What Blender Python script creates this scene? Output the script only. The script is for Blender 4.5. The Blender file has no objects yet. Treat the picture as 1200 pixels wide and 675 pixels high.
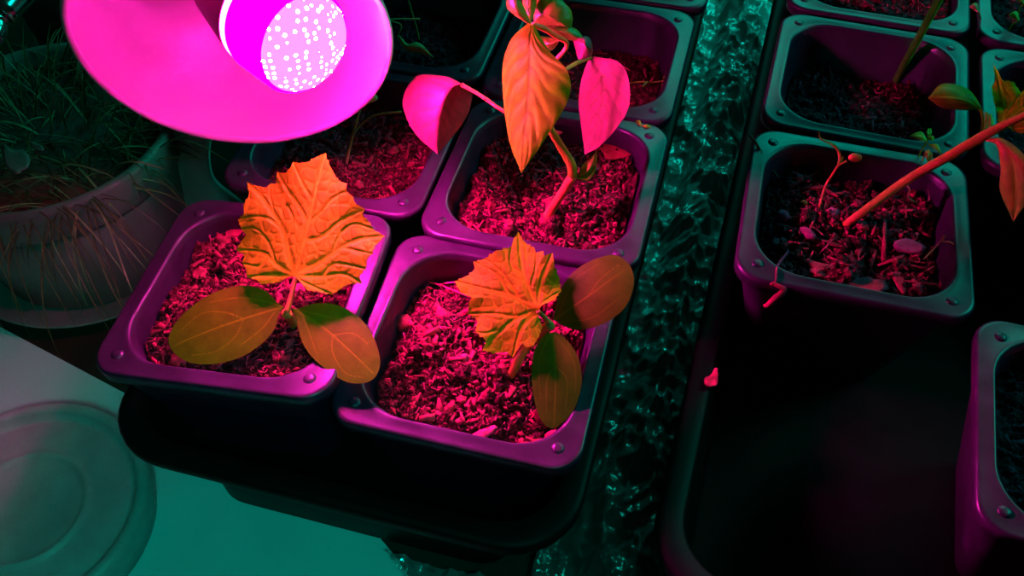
import bpy, math, random
import numpy as np
from mathutils import Vector, Matrix, Euler

random.seed(7)
rng = np.random.default_rng(7)
C = bpy.context.scene.collection
SC = bpy.context.scene
U = 0.01                                   # everything below is written in centimetres; pot rims lie at z = 0

# ---------------------------------------------------------------- camera
CAM_POS = np.array([6.0775, -19.5026, 27.4905])
CAM_ROT = (0.694195, 0.008393, 0.237266)
FPX = 1095.55                              # focal length in pixels of the 1200 x 675 frame
cam_d = bpy.data.cameras.new('camera')
cam = bpy.data.objects.new('camera', cam_d)
C.objects.link(cam)
cam.location = CAM_POS * U
cam.rotation_euler = CAM_ROT
cam_d.sensor_width = 36.0
cam_d.lens = FPX * 36.0 / 1200.0
cam_d.clip_start = 0.01
cam_d.clip_end = 50
SC.camera = cam
CR = np.array(Euler(CAM_ROT, 'XYZ').to_matrix())
VIEW = -CR[:, 2]; RIGHT = CR[:, 0]; UP = CR[:, 1]

# ---------------------------------------------------------------- world, exposure, big lights
SC.view_settings.view_transform = 'Standard'
SC.view_settings.look = 'None'
SC.view_settings.gamma = 1.0
SC.view_settings.exposure = 0.0
SC.view_settings.use_curve_mapping = False
w = bpy.data.worlds.new('world')
SC.world = w
w.use_nodes = True
w.node_tree.nodes['Background'].inputs[0].default_value = (0.25, 0.55, 0.45, 1)
w.node_tree.nodes['Background'].inputs[1].default_value = 0.010

TEAL = (0.0, 1.0, 0.74)

def area(name, loc, target, sx, sy, power, col, spread=180):
    d = bpy.data.lights.new(name, 'AREA')
    d.shape = 'RECTANGLE'; d.size = sx * U; d.size_y = sy * U
    d.energy = power; d.color = col; d.spread = math.radians(spread)
    o = bpy.data.objects.new(name, d)
    C.objects.link(o)
    o.location = Vector(loc) * U
    o.rotation_euler = (Vector(target) - Vector(loc)).to_track_quat('-Z', 'Y').to_euler()
    return o

area('window_light', (26, 92, 48), (8, 10, 0), 60, 26, 2.1, TEAL)      # teal dusk window behind the shelf
area('room_light', (88, 50, 62), (0, 0, -5), 36, 36, 3.1, TEAL)        # teal lamp far off to the right
sd = bpy.data.lights.new('paper_fill_spot', 'SPOT'); sd.energy = 4.3; sd.color = TEAL; sd.spot_size = math.radians(31); sd.spot_blend = .7; sd.shadow_soft_size = .05
so = bpy.data.objects.new('paper_fill_spot', sd); C.objects.link(so)          # added teal spot with a narrow cone to brighten the paper and tin
so.location = Vector((20, -35, 50)) * U
so.rotation_euler = (Vector((-12, -10.5, -9)) - Vector((20, -35, 50))).to_track_quat('-Z', 'Y').to_euler()

BULB_COL = (1.0, 0.018, 0.50)
BULB_POWER = 1650.0
BAND_POWER = 16.0

# ---------------------------------------------------------------- pixel helper (gives real points at a chosen height)
def at(px, py, z):
    d = CR @ np.array([(px - 600) / FPX, -(py - 337.5) / FPX, -1.0])
    return CAM_POS + d * ((z - CAM_POS[2]) / d[2])

def on_plane(px, py, p0, n):
    d = CR @ np.array([(px - 600) / FPX, -(py - 337.5) / FPX, -1.0])
    return CAM_POS + d * (np.dot(np.asarray(p0) - CAM_POS, n) / np.dot(d, n))

def unit(v):
    v = np.asarray(v, float)
    return v / np.linalg.norm(v)

# ---------------------------------------------------------------- noise
_perm = np.random.default_rng(3).random(65536)
def vnoise(x, y, z=0.0):
    x = np.asarray(x, float); y = np.asarray(y, float); z = np.zeros_like(x) + z
    xi = np.floor(x).astype(np.int64); yi = np.floor(y).astype(np.int64); zi = np.floor(z).astype(np.int64)
    fx, fy, fz = x - xi, y - yi, z - zi
    fx = fx * fx * (3 - 2 * fx); fy = fy * fy * (3 - 2 * fy); fz = fz * fz * (3 - 2 * fz)
    def h(a, b, c):
        return _perm[(a * 73856093 ^ b * 19349663 ^ c * 83492791) & 65535]
    r = 0
    for dx in (0, 1):
        for dy in (0, 1):
            for dz in (0, 1):
                wgt = (fx if dx else 1 - fx) * (fy if dy else 1 - fy) * (fz if dz else 1 - fz)
                r = r + wgt * h(xi + dx, yi + dy, zi + dz)
    return r * 2 - 1

def fbm(x, y, z=0.0, o=4):
    r = 0; a = 1; t = 0
    for k in range(o):
        r = r + a * vnoise(x * 2 ** k + 17.3 * k, y * 2 ** k - 9.1 * k, z + 5.7 * k); t += a; a *= .55
    return r / t

# ---------------------------------------------------------------- mesh builder
class MB:
    def __init__(self):
        self.v = []; self.f = []; self.m = []; self.n = 0
    def add(self, verts, faces, mi=0):
        verts = np.asarray(verts, float).reshape(-1, 3)
        b = self.n
        self.v.append(verts); self.n += len(verts)
        for f in faces:
            self.f.append(tuple(int(i) + b for i in f)); self.m.append(mi)
        return b
    def grid(self, P, closed_u=False, closed_v=False, mi=0):
        nu, nv = P.shape[:2]
        fs = []
        for i in range(nu if closed_u else nu - 1):
            for j in range(nv if closed_v else nv - 1):
                a, b = i, (i + 1) % nu; c, d = j, (j + 1) % nv
                fs.append((a * nv + c, a * nv + d, b * nv + d, b * nv + c))
        return self.add(P.reshape(-1, 3), fs, mi)
    def tube(self, pts, rad, seg=10, cap=True, mi=0, smooth=6):
        pts = np.asarray(pts, float)
        rad = np.atleast_1d(np.asarray(rad, float))
        if len(rad) == 1: rad = np.repeat(rad, len(pts))
        if smooth and len(pts) > 2:
            pr = spline(np.c_[pts, rad], (len(pts) - 1) * smooth + 1)
            pts, rad = pr[:, :3], np.maximum(pr[:, 3], 1e-4)
        t = np.gradient(pts, axis=0); t /= np.linalg.norm(t, axis=1)[:, None] + 1e-12
        a = np.cross(t[0], [0, 0, 1.0])
        if np.linalg.norm(a) < 1e-3: a = np.cross(t[0], [0, 1.0, 0])
        a = unit(a)
        rings = []
        th = np.linspace(0, 2 * np.pi, seg, endpoint=False)
        for k in range(len(pts)):
            a = unit(a - t[k] * np.dot(a, t[k])); b = np.cross(t[k], a)
            rings.append(pts[k] + rad[k] * (np.cos(th)[:, None] * a + np.sin(th)[:, None] * b))
        b0 = self.grid(np.array(rings), closed_v=True, mi=mi)
        if cap:
            self.f.append(tuple(b0 + i for i in reversed(range(seg)))); self.m.append(mi)
            e = b0 + (len(pts) - 1) * seg
            self.f.append(tuple(e + i for i in range(seg))); self.m.append(mi)
    def lathe(self, prof, p0, axis, seg=64, mi=0, cap0=False, cap1=False):
        axis = unit(axis); a = np.cross(axis, [0, 0, 1.0])
        if np.linalg.norm(a) < 1e-3: a = np.array([1.0, 0, 0])
        a = unit(a); b = np.cross(axis, a)
        th = np.linspace(0, 2 * np.pi, seg, endpoint=False)
        rings = [np.asarray(p0) + axis * s + r * (np.cos(th)[:, None] * a + np.sin(th)[:, None] * b) for r, s in prof]
        b0 = self.grid(np.array(rings), closed_v=True, mi=mi)
        if cap0: self.f.append(tuple(b0 + i for i in reversed(range(seg)))); self.m.append(mi)
        if cap1:
            e = b0 + (len(prof) - 1) * seg
            self.f.append(tuple(e + i for i in range(seg))); self.m.append(mi)
    def ellipsoid(self, c, r, rotm=None, seg=14, jit=0.0, mi=0):
        th = np.linspace(0, np.pi, seg // 2 + 1); ph = np.linspace(0, 2 * np.pi, seg, endpoint=False)
        T, Pp = np.meshgrid(th, ph, indexing='ij')
        P = np.stack([np.sin(T) * np.cos(Pp), np.sin(T) * np.sin(Pp), np.cos(T)], -1)
        if jit:
            q = P * (1.7 if jit < .5 else 2.6) + rng.random(3) * 50
            P = P * (1 + jit * vnoise(q[..., 0], q[..., 1], q[..., 2]))[..., None]
        P = P * np.asarray(r)
        if rotm is not None: P = P @ np.asarray(rotm).T
        self.grid(P + np.asarray(c), closed_v=True, mi=mi)
    def build(self, name, mats, parent=None, smooth=True, attr=None, sharp=None):
        me = bpy.data.meshes.new(name)
        V = np.concatenate(self.v)
        loc = np.zeros(3)
        if parent is not None:
            inv = parent.matrix_basis.inverted()
            M = np.array(inv)
            V = (V * U) @ M[:3, :3].T + M[:3, 3]
        else:
            loc = np.array([(V[:, 0].min() + V[:, 0].max()) / 2, (V[:, 1].min() + V[:, 1].max()) / 2, V[:, 2].min()])
            V = (V - loc) * U
        me.from_pydata([tuple(x) for x in V], [], self.f)
        if not isinstance(mats, (list, tuple)): mats = [mats]
        for m in mats: me.materials.append(m)
        if len(mats) > 1: me.polygons.foreach_set('material_index', self.m)
        if smooth: me.polygons.foreach_set('use_smooth', [True] * len(me.polygons))
        if attr is not None:
            for k, vals in attr.items():
                a = me.attributes.new(k, 'FLOAT', 'POINT')
                a.data.foreach_set('value', np.asarray(vals, np.float32).ravel())
        me.update()
        if sharp:
            try: me.set_sharp_from_angle(angle=math.radians(sharp))
            except Exception: pass
        o = bpy.data.objects.new(name, me)
        C.objects.link(o)
        if parent is not None: o.parent = parent
        else: o.location = loc * U
        return o

def spline(P, n):
    P = np.asarray(P, float)
    if len(P) == 2:
        t = np.linspace(0, 1, n)[:, None]
        return P[0] * (1 - t) + P[1] * t
    Q = np.vstack([2 * P[0] - P[1], P, 2 * P[-1] - P[-2]])
    out = []
    for s in np.linspace(0, len(P) - 1, n):
        i = min(int(s), len(P) - 2); t = s - i
        a, b, c, d = Q[i], Q[i + 1], Q[i + 2], Q[i + 3]
        out.append(.5 * (2 * b + (c - a) * t + (2 * a - 5 * b + 4 * c - d) * t * t + (3 * b - a - 3 * c + d) * t ** 3))
    return np.array(out)

def tag(o, label=None, cat=None, group=None, kind=None):
    if label: o['label'] = label
    if cat: o['category'] = cat
    if group: o['group'] = group
    if kind: o['kind'] = kind
    return o

def thing(name, label, cat, loc=(0, 0, 0), rot=None, group=None):
    o = bpy.data.objects.new(name, None)
    o.empty_display_size = .01
    C.objects.link(o)
    M = Matrix.Translation(Vector(loc) * U)
    if rot is not None: M = M @ rot.to_4x4()
    o.matrix_basis = M
    return tag(o, label, cat, group)

# ---------------------------------------------------------------- materials
def nt(name):
    m = bpy.data.materials.new(name)
    m.use_nodes = True
    t = m.node_tree
    t.nodes.clear()
    out = t.nodes.new('ShaderNodeOutputMaterial')
    return m, t, out

def node(t, kind, **kw):
    n = t.nodes.new(kind)
    for k, v in kw.items():
        if k.startswith('i_'):
            n.inputs[k[2:].replace('_', ' ')].default_value = v
        else: setattr(n, k, v)
    return n

def objcoord(t, scale=1.0):
    c = node(t, 'ShaderNodeTexCoord')
    mp = node(t, 'ShaderNodeMapping')
    mp.inputs['Scale'].default_value = (scale,) * 3 if not isinstance(scale, tuple) else scale
    t.links.new(c.outputs['Object'], mp.inputs['Vector'])
    return mp.outputs['Vector']

def ramp(t, fac, stops):
    r = node(t, 'ShaderNodeValToRGB')
    e = r.color_ramp.elements
    while len(e) < len(stops): e.new(.5)
    for k, (p, c) in enumerate(stops):
        e[k].position = p; e[k].color = (*c, 1)
    t.links.new(fac, r.inputs['Fac'])
    return r.outputs['Color']

def plain(name, col, rough=.5, metal=0.0, spec=.5, nscale=0, namp=.25, bump=0.0, bscale=None, rvar=0.0):
    m, t, out = nt(name)
    b = node(t, 'ShaderNodeBsdfPrincipled')
    b.inputs['Base Color'].default_value = (*col, 1)
    b.inputs['Roughness'].default_value = rough
    b.inputs['Metallic'].default_value = metal
    b.inputs['Specular IOR Level'].default_value = spec
    if nscale:
        n = node(t, 'ShaderNodeTexNoise'); n.inputs['Scale'].default_value = nscale; n.inputs['Detail'].default_value = 5
        t.links.new(objcoord(t), n.inputs['Vector'])
        lo = tuple(c * (1 - namp) for c in col); hi = tuple(min(1, c * (1 + namp)) for c in col)
        t.links.new(ramp(t, n.outputs['Fac'], [(.3, lo), (.7, hi)]), b.inputs['Base Color'])
        if rvar:
            mr = node(t, 'ShaderNodeMapRange'); mr.inputs['To Min'].default_value = rough - rvar; mr.inputs['To Max'].default_value = rough + rvar
            mr.inputs['From Min'].default_value = .3; mr.inputs['From Max'].default_value = .7
            t.links.new(n.outputs['Fac'], mr.inputs['Value']); t.links.new(mr.outputs['Result'], b.inputs['Roughness'])
    if bump:
        n2 = node(t, 'ShaderNodeTexNoise'); n2.inputs['Scale'].default_value = bscale or nscale * 4; n2.inputs['Detail'].default_value = 4
        t.links.new(objcoord(t), n2.inputs['Vector'])
        bp = node(t, 'ShaderNodeBump'); bp.inputs['Strength'].default_value = bump; bp.inputs['Distance'].default_value = .0006
        t.links.new(n2.outputs['Fac'], bp.inputs['Height']); t.links.new(bp.outputs['Normal'], b.inputs['Normal'])
    t.links.new(b.outputs[0], out.inputs[0])
    return m

def emit(name, col, s):
    m, t, out = nt(name)
    e = node(t, 'ShaderNodeEmission'); e.inputs[0].default_value = (*col, 1); e.inputs[1].default_value = s
    t.links.new(e.outputs[0], out.inputs[0])
    return m

def leafmat(name, blade, vein, under=None, trans=.35, rough=.42, spec=.5, mottle=.25):
    m, t, out = nt(name)
    a = node(t, 'ShaderNodeAttribute', attribute_name='vein')
    n = node(t, 'ShaderNodeTexNoise'); n.inputs['Scale'].default_value = 190; n.inputs['Detail'].default_value = 4
    t.links.new(objcoord(t), n.inputs['Vector'])
    lo = tuple(c * (1 - mottle) for c in blade); hi = tuple(min(1, c * (1 + mottle)) for c in blade)
    bc = ramp(t, n.outputs['Fac'], [(.3, lo), (.7, hi)])
    mx = node(t, 'ShaderNodeMix', data_type='RGBA')
    t.links.new(a.outputs['Fac'], mx.inputs['Factor']); t.links.new(bc, mx.inputs['A'])
    mx.inputs['B'].default_value = (*vein, 1)
    n2 = node(t, 'ShaderNodeTexNoise'); n2.inputs['Scale'].default_value = 700; n2.inputs['Detail'].default_value = 3
    t.links.new(objcoord(t), n2.inputs['Vector'])
    bp = node(t, 'ShaderNodeBump'); bp.inputs['Strength'].default_value = .25; bp.inputs['Distance'].default_value = .0003
    t.links.new(n2.outputs['Fac'], bp.inputs['Height'])
    p = node(t, 'ShaderNodeBsdfPrincipled')
    p.inputs['Roughness'].default_value = rough; p.inputs['Specular IOR Level'].default_value = spec
    t.links.new(mx.outputs['Result'], p.inputs['Base Color']); t.links.new(bp.outputs['Normal'], p.inputs['Normal'])
    tr = node(t, 'ShaderNodeBsdfTranslucent')
    t.links.new(mx.outputs['Result'], tr.inputs['Color']); t.links.new(bp.outputs['Normal'], tr.inputs['Normal'])
    ms = node(t, 'ShaderNodeMixShader'); ms.inputs[0].default_value = trans
    t.links.new(p.outputs[0], ms.inputs[1]); t.links.new(tr.outputs[0], ms.inputs[2])
    t.links.new(ms.outputs[0], out.inputs[0])
    return m

def soilmat(name, stops, scale=500, bump=.6):
    m, t, out = nt(name)
    n = node(t, 'ShaderNodeTexNoise'); n.inputs['Scale'].default_value = scale; n.inputs['Detail'].default_value = 6; n.inputs['Roughness'].default_value = .7
    t.links.new(objcoord(t), n.inputs['Vector'])
    b = node(t, 'ShaderNodeBsdfPrincipled'); b.inputs['Roughness'].default_value = .8; b.inputs['Specular IOR Level'].default_value = .10
    t.links.new(ramp(t, n.outputs['Fac'], stops), b.inputs['Base Color'])
    bp = node(t, 'ShaderNodeBump'); bp.inputs['Strength'].default_value = bump; bp.inputs['Distance'].default_value = .001
    t.links.new(n.outputs['Fac'], bp.inputs['Height']); t.links.new(bp.outputs['Normal'], b.inputs['Normal'])
    t.links.new(b.outputs[0], out.inputs[0])
    return m

M = {}
M['pot'] = plain('black_plastic', (.036, .012, .038), .34, spec=.5, nscale=120, namp=.3, bump=.05, bscale=700, rvar=.05)
M['tray'] = plain('tray_plastic', (.005, .005, .005), .48, spec=.11, nscale=60, namp=.3, bump=.1, bscale=500)
M['basin'] = plain('tray_basin_plastic', (.004, .004, .004), .65, spec=.1, nscale=60, namp=.3)
M['soil'] = soilmat('dark_soil', [(.36, (.012, .001, .002)), (.54, (.11, .009, .02)), (.72, (.5, .03, .09))])
M['chip'] = soilmat('wood_chips', [(.3, (.16, .012, .025)), (.7, (.62, .04, .10))], 220, .4)
M['fibre'] = soilmat('peat_fibre', [(.3, (.22, .016, .04)), (.7, (.75, .06, .20))], 300, .2)
M['stone'] = soilmat('grit', [(.3, (.25, .03, .10)), (.7, (.5, .07, .2))], 160, .3)
M['deadleaf'] = soilmat('dead_leaf', [(.3, (.30, .035, .03)), (.7, (.6, .09, .08))], 200, .4)
M['twig'] = soilmat('twig_bark', [(.3, (.16, .03, .03)), (.7, (.36, .07, .06))], 300, .4)
M['leaf'] = leafmat('cucumber_leaf', (.23, .44, .003), (.46, .70, .006), trans=.30, rough=.6, spec=.05)
M['coty'] = leafmat('seed_leaf', (.125, .22, .003), (.27, .36, .006), trans=.18, rough=.5, spec=.15, mottle=.18)
M['cotydark'] = leafmat('dark_seed_leaf', (.08, .19, .003), (.18, .30, .006), trans=.18, rough=.5, spec=.15, mottle=.2)
M['stem'] = leafmat('seedling_stem', (.75, .26, .05), (.8, .4, .05), trans=.15, rough=.45, mottle=.15)
M['pepper'] = leafmat('pepper_leaf', (.32, .07, .085), (.10, .10, .008), trans=.22, rough=.48, spec=.5)
M['pepperhanging'] = leafmat('hanging_pepper_leaf', (.17, .46, .003), (.07, .20, .004), trans=.35, rough=.6, spec=.06)  # greener, less glossy blade than pepper_leaf
M['peppergreen'] = leafmat('young_pepper_leaf', (.22, .34, .015), (.3, .45, .03), trans=.25, rough=.4, spec=.5)
M['greenstem'] = leafmat('green_stem', (.30, .42, .01), (.4, .5, .02), trans=.1, rough=.45)
M['weed'] = leafmat('weed_leaf', (.12, .50, .01), (.2, .6, .02), trans=.3, rough=.5)
M['dry'] = leafmat('withered_plant', (.35, .26, .08), (.4, .3, .1), trans=.2, rough=.6)
M['stalk'] = leafmat('seedling_stalk', (.05, .85, .01), (.1, .8, .02), trans=.1, rough=.45)
M['grass'] = leafmat('grass_blade', (.12, .08, .03), (.2, .2, .06), trans=.2, rough=.6, mottle=.5)
M['drygrass'] = leafmat('dry_grass_blade', (.30, .25, .12), (.3, .25, .12), trans=.2, rough=.6, mottle=.4)
M['whitepot'] = plain('pale_glazed_pot', (.17, .18, .16), .5, nscale=40, namp=.2)
M['grey'] = plain('grey_plastic', (.6, .63, .6), .5, nscale=60, namp=.12, bump=.05)
M['paper'] = plain('white_board', (.72, .74, .74), .6, spec=.3, nscale=30, namp=.04)
M['lid'] = plain('brushed_tin', (.40, .36, .36), .38, spec=.5, nscale=90, namp=.12, bump=.25, bscale=900)
M['table'] = plain('dark_wood', (.035, .014, .008), .6, nscale=50, namp=.4)
M['enamel'] = plain('white_enamel', (.86, .80, .86), .32, spec=.5)
M['black'] = plain('black_lacquer', (.02, .016, .02), .3)
M['chrome'] = plain('chrome', (.75, .75, .75), .22, metal=1.0)
M['housing'] = plain('bulb_housing', (.42, .03, .22), .4, spec=.5)
def lensmat():
    m, t, out = nt('grow_light_lens')
    v = node(t, 'ShaderNodeTexVoronoi'); v.inputs['Scale'].default_value = 420; v.inputs['Randomness'].default_value = .35
    t.links.new(objcoord(t), v.inputs['Vector'])
    lt = node(t, 'ShaderNodeMath', operation='LESS_THAN'); lt.inputs[1].default_value = .27
    t.links.new(v.outputs['Distance'], lt.inputs[0])
    e1 = node(t, 'ShaderNodeEmission'); e1.inputs[0].default_value = (1, .26, .75, 1); e1.inputs[1].default_value = 1.5
    e2 = node(t, 'ShaderNodeEmission'); e2.inputs[0].default_value = (*BULB_COL, 1); e2.inputs[1].default_value = BULB_POWER * 4.6
    mx = node(t, 'ShaderNodeMixShader')
    t.links.new(lt.outputs[0], mx.inputs[0]); t.links.new(e1.outputs[0], mx.inputs[1]); t.links.new(e2.outputs[0], mx.inputs[2])
    t.links.new(mx.outputs[0], out.inputs[0])
    return m
M['lens'] = lensmat()
M['band'] = emit('grow_light_diffuser', (1.0, .0, .42), BAND_POWER)
M['slit'] = emit('grow_light_slit', (1.0, .05, .50), 26.0)

def filmmat():
    m, t, out = nt('clear_film')
    tr = node(t, 'ShaderNodeBsdfTransparent'); tr.inputs[0].default_value = (.86, .90, .89, 1)
    g = node(t, 'ShaderNodeBsdfGlossy'); g.inputs['Color'].default_value = (.9, .95, .95, 1); g.inputs['Roughness'].default_value = .16
    d = node(t, 'ShaderNodeBsdfTranslucent'); d.inputs['Color'].default_value = (.8, .85, .84, 1)
    d2 = node(t, 'ShaderNodeBsdfDiffuse'); d2.inputs['Color'].default_value = (.8, .85, .84, 1)
    n = node(t, 'ShaderNodeTexNoise'); n.inputs['Scale'].default_value = 70; n.inputs['Detail'].default_value = 6; n.inputs['Distortion'].default_value = 2.2
    t.links.new(objcoord(t, (1, .3, 1)), n.inputs['Vector'])
    bp = node(t, 'ShaderNodeBump'); bp.inputs['Strength'].default_value = .12; bp.inputs['Distance'].default_value = .003
    t.links.new(n.outputs['Fac'], bp.inputs['Height'])
    for x in (g, d, d2): t.links.new(bp.outputs['Normal'], x.inputs['Normal'])
    a1 = node(t, 'ShaderNodeMixShader'); a1.inputs[0].default_value = .75
    t.links.new(d.outputs[0], a1.inputs[1]); t.links.new(d2.outputs[0], a1.inputs[2])
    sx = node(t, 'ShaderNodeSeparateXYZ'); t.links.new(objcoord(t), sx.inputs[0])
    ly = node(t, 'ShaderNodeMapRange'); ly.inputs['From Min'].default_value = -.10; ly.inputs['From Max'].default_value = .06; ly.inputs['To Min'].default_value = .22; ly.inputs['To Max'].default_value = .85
    t.links.new(sx.outputs['Y'], ly.inputs['Value'])      # window falloff put into the opacity: brighter at the far end, darker near the front
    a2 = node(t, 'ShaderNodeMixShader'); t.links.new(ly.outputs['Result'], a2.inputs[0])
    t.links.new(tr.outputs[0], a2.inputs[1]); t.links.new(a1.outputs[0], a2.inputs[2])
    fr = node(t, 'ShaderNodeFresnel'); fr.inputs['IOR'].default_value = 1.5
    t.links.new(bp.outputs['Normal'], fr.inputs['Normal'])
    mr = node(t, 'ShaderNodeMath', operation='MULTIPLY_ADD'); mr.inputs[1].default_value = 1.4; mr.inputs[2].default_value = .06
    t.links.new(fr.outputs[0], mr.inputs[0])
    a3 = node(t, 'ShaderNodeMixShader')
    t.links.new(mr.outputs[0], a3.inputs[0]); t.links.new(a2.outputs[0], a3.inputs[1]); t.links.new(g.outputs[0], a3.inputs[2])
    t.links.new(a3.outputs[0], out.inputs[0])
    return m
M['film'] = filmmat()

# ---------------------------------------------------------------- setting: the dark shelf top everything stands on
TABLE = -9.12
b = MB()
b.add([(-70, -40, TABLE), (60, -40, TABLE), (60, 60, TABLE), (-70, 60, TABLE), (-70, -40, TABLE - 2), (60, -40, TABLE - 2), (60, 60, TABLE - 2), (-70, 60, TABLE - 2)],
      [(0, 1, 2, 3), (7, 6, 5, 4), (0, 4, 5, 1), (1, 5, 6, 2), (2, 6, 7, 3), (3, 7, 4, 0)])
tag(b.build('floor', M['table'], smooth=False), 'dark brown wooden shelf top under the trays and pots', 'shelf', kind='structure')  # the floor object is a legless shelf top, not a room floor

# ---------------------------------------------------------------- trays
def rsq(hx, hy, r, z, n=8):
    """rounded rectangle ring, half sizes hx, hy, corner radius r"""
    pts = []
    for cx, cy, a0 in ((1, 1, 0), (-1, 1, 90), (-1, -1, 180), (1, -1, 270)):
        for k in range(n + 1):
            a = math.radians(a0 + 90 * k / n)
            pts.append((cx * (hx - r) + r * math.cos(a), cy * (hy - r) + r * math.sin(a), z))
    return pts

def xf(P, c, rot):
    return np.asarray(P, float) @ np.array(rot).T + np.asarray(c)

def tray(x0, x1, y0, y1, rz, label, foot=True):
    cx, cy = (x0 + x1) / 2, (y0 + y1) / 2
    hx, hy = (x1 - x0) / 2, (y1 - y0) / 2
    R = Matrix.Rotation(rz, 3, 'Z')
    base = -9.0
    t = thing('seedling_tray', label, 'tray', (cx, cy, base), R, 'black trays holding the seedling pots')
    zl = -3.0; zf = -7.0
    def loft(rings, name):
        b = MB()
        b.grid(np.array([xf(r, (cx, cy, 0), R) for r in rings]), closed_v=True)
        return b
    rings = [rsq(hx - .45, hy - .45, 2.4, zl - .75), rsq(hx - .08, hy - .08, 2.6, zl - .72), rsq(hx, hy, 2.7, zl - .5), rsq(hx, hy, 2.7, zl - .18), rsq(hx - .12, hy - .12, 2.65, zl - .03),
             rsq(hx - .3, hy - .3, 2.6, zl), rsq(hx - .85, hy - .85, 2.3, zl - .02), rsq(hx - .98, hy - .98, 2.2, zl - .15), rsq(hx - 1.02, hy - 1.02, 2.2, zl - .4)]
    loft(rings, 'lip').build('lip', M['tray'], t)
    rings = [rsq(hx - .5, hy - .5, 2.4, zl - .7), rsq(hx - 1.4, hy - 1.4, 2.2, zf + .2), rsq(hx - 1.5, hy - 1.5, 2.1, zf - .05), rsq(.5, .5, .3, zf - .05),
             rsq(.5, .5, .3, zf + .05), rsq(hx - 1.65, hy - 1.65, 2.0, zf + .05), rsq(hx - 1.5, hy - 1.5, 2.0, zf + .3), rsq(hx - 1.03, hy - 1.03, 2.2, zl - .4)]
    b = loft(rings, 'basin')
    b.build('basin', M['basin'], t)
    ix = 2.5; iy = 1.55
    rings = [rsq(hx - ix, hy - iy, 1.6, zf - .05), rsq(hx - ix - .05, hy - iy - .05, 1.6, base + .25), rsq(hx - ix - .2, hy - iy - .2, 1.5, base), rsq(.4, .4, .2, base)]
    loft(rings, 'foot').build('foot', M['tray'], t)
    return t
tray(-13.15, 5.25, -6.15, 37, -.030, 'long black plastic tray under the cucumber and pepper pots left of the clear film')
tray(8.42, 27.6, -7.2, 36, -.062, 'half-empty black plastic tray at the right with bare space before its pots')

# ---------------------------------------------------------------- pots and soil
PH = 6.9
def pot(cx, cy, rz, label, cz=0.0, tx=0.0, ty=0.0):
    R = Euler((tx, ty, rz), 'XYZ').to_matrix()
    c = np.array([cx, cy, cz])
    base = c + np.array(R) @ np.array([0, 0, -PH])
    t = thing('seedling_pot', label, 'pot', base, R, 'square black seedling pots')
    b = MB()
    h = 4.5
    def L(rings, n=10): b.grid(np.array([xf(r, c, R) for r in rings]), closed_v=True)
    L([rsq(4.2, 4.2, .95, -.62, 10), rsq(4.42, 4.42, 1.05, -.62, 10), rsq(4.47, 4.47, 1.08, -.55, 10), rsq(h, h, 1.1, -.16, 10), rsq(4.48, 4.48, 1.1, -.07, 10), rsq(4.41, 4.41, 1.08, -.01, 10),
       rsq(4.33, 4.33, 1.06, .0, 10), rsq(4.0, 4.0, 2.05, -.02, 10), rsq(3.92, 3.92, 2.02, .02, 10), rsq(3.84, 3.84, 2.0, -.01, 10), rsq(3.79, 3.79, 1.98, -.10, 10), rsq(3.73, 3.73, 1.93, -.3, 10)])
    for sx in (-1, 1):
        for sy in (-1, 1):
            p = np.array([(r * math.cos(a) + sx * 3.63, r * math.sin(a) + sy * 3.63, z) for r, z in ((.25, -.05), (.22, .0), (.15, .045), (.08, .055), (.01, .055)) for a in np.linspace(0, 2 * math.pi, 16, endpoint=False)])
            b.grid(xf(p, c, R).reshape(5, 16, 3), closed_v=True)
    b.build('rim', M['pot'], t)
    b = MB()
    L([rsq(4.18, 4.18, .95, -.6, 10), rsq(2.9, 2.9, .9, -PH + .2, 10), rsq(2.8, 2.8, .85, -PH, 10), rsq(.3, .3, .2, -PH, 10),
       rsq(.3, .3, .2, -PH + .12, 10), rsq(2.7, 2.7, .8, -PH + .14, 10), rsq(3.74, 3.74, 1.93, -.29, 10)])
    b.build('body', M['pot'], t)
    return c, R

def sq2(n, hx, r):
    """square grid mapped onto a rounded square"""
    g = np.linspace(-1, 1, n)
    X, Y = np.meshgrid(g, g, indexing='ij')
    m = np.maximum(abs(X), abs(Y)) + 1e-9
    a = np.arctan2(Y, X)
    ca, sa = np.cos(a), np.sin(a)
    # distance to rounded-square outline along the direction a, by bisection on the signed distance
    lo = np.zeros_like(a); hi = np.full_like(a, hx * 1.5)
    for _ in range(28):
        mid = (lo + hi) / 2
        qx = np.maximum(abs(mid * ca) - (hx - r), 0); qy = np.maximum(abs(mid * sa) - (hx - r), 0)
        ins = np.hypot(qx, qy) < r
        lo = np.where(ins, mid, lo); hi = np.where(ins, hi, mid)
    return m * lo * ca, m * lo * sa, m

def rand_rot():
    q = rng.normal(size=4); q /= np.linalg.norm(q)
    from mathutils import Quaternion
    return np.array(Quaternion(q).to_matrix())

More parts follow.
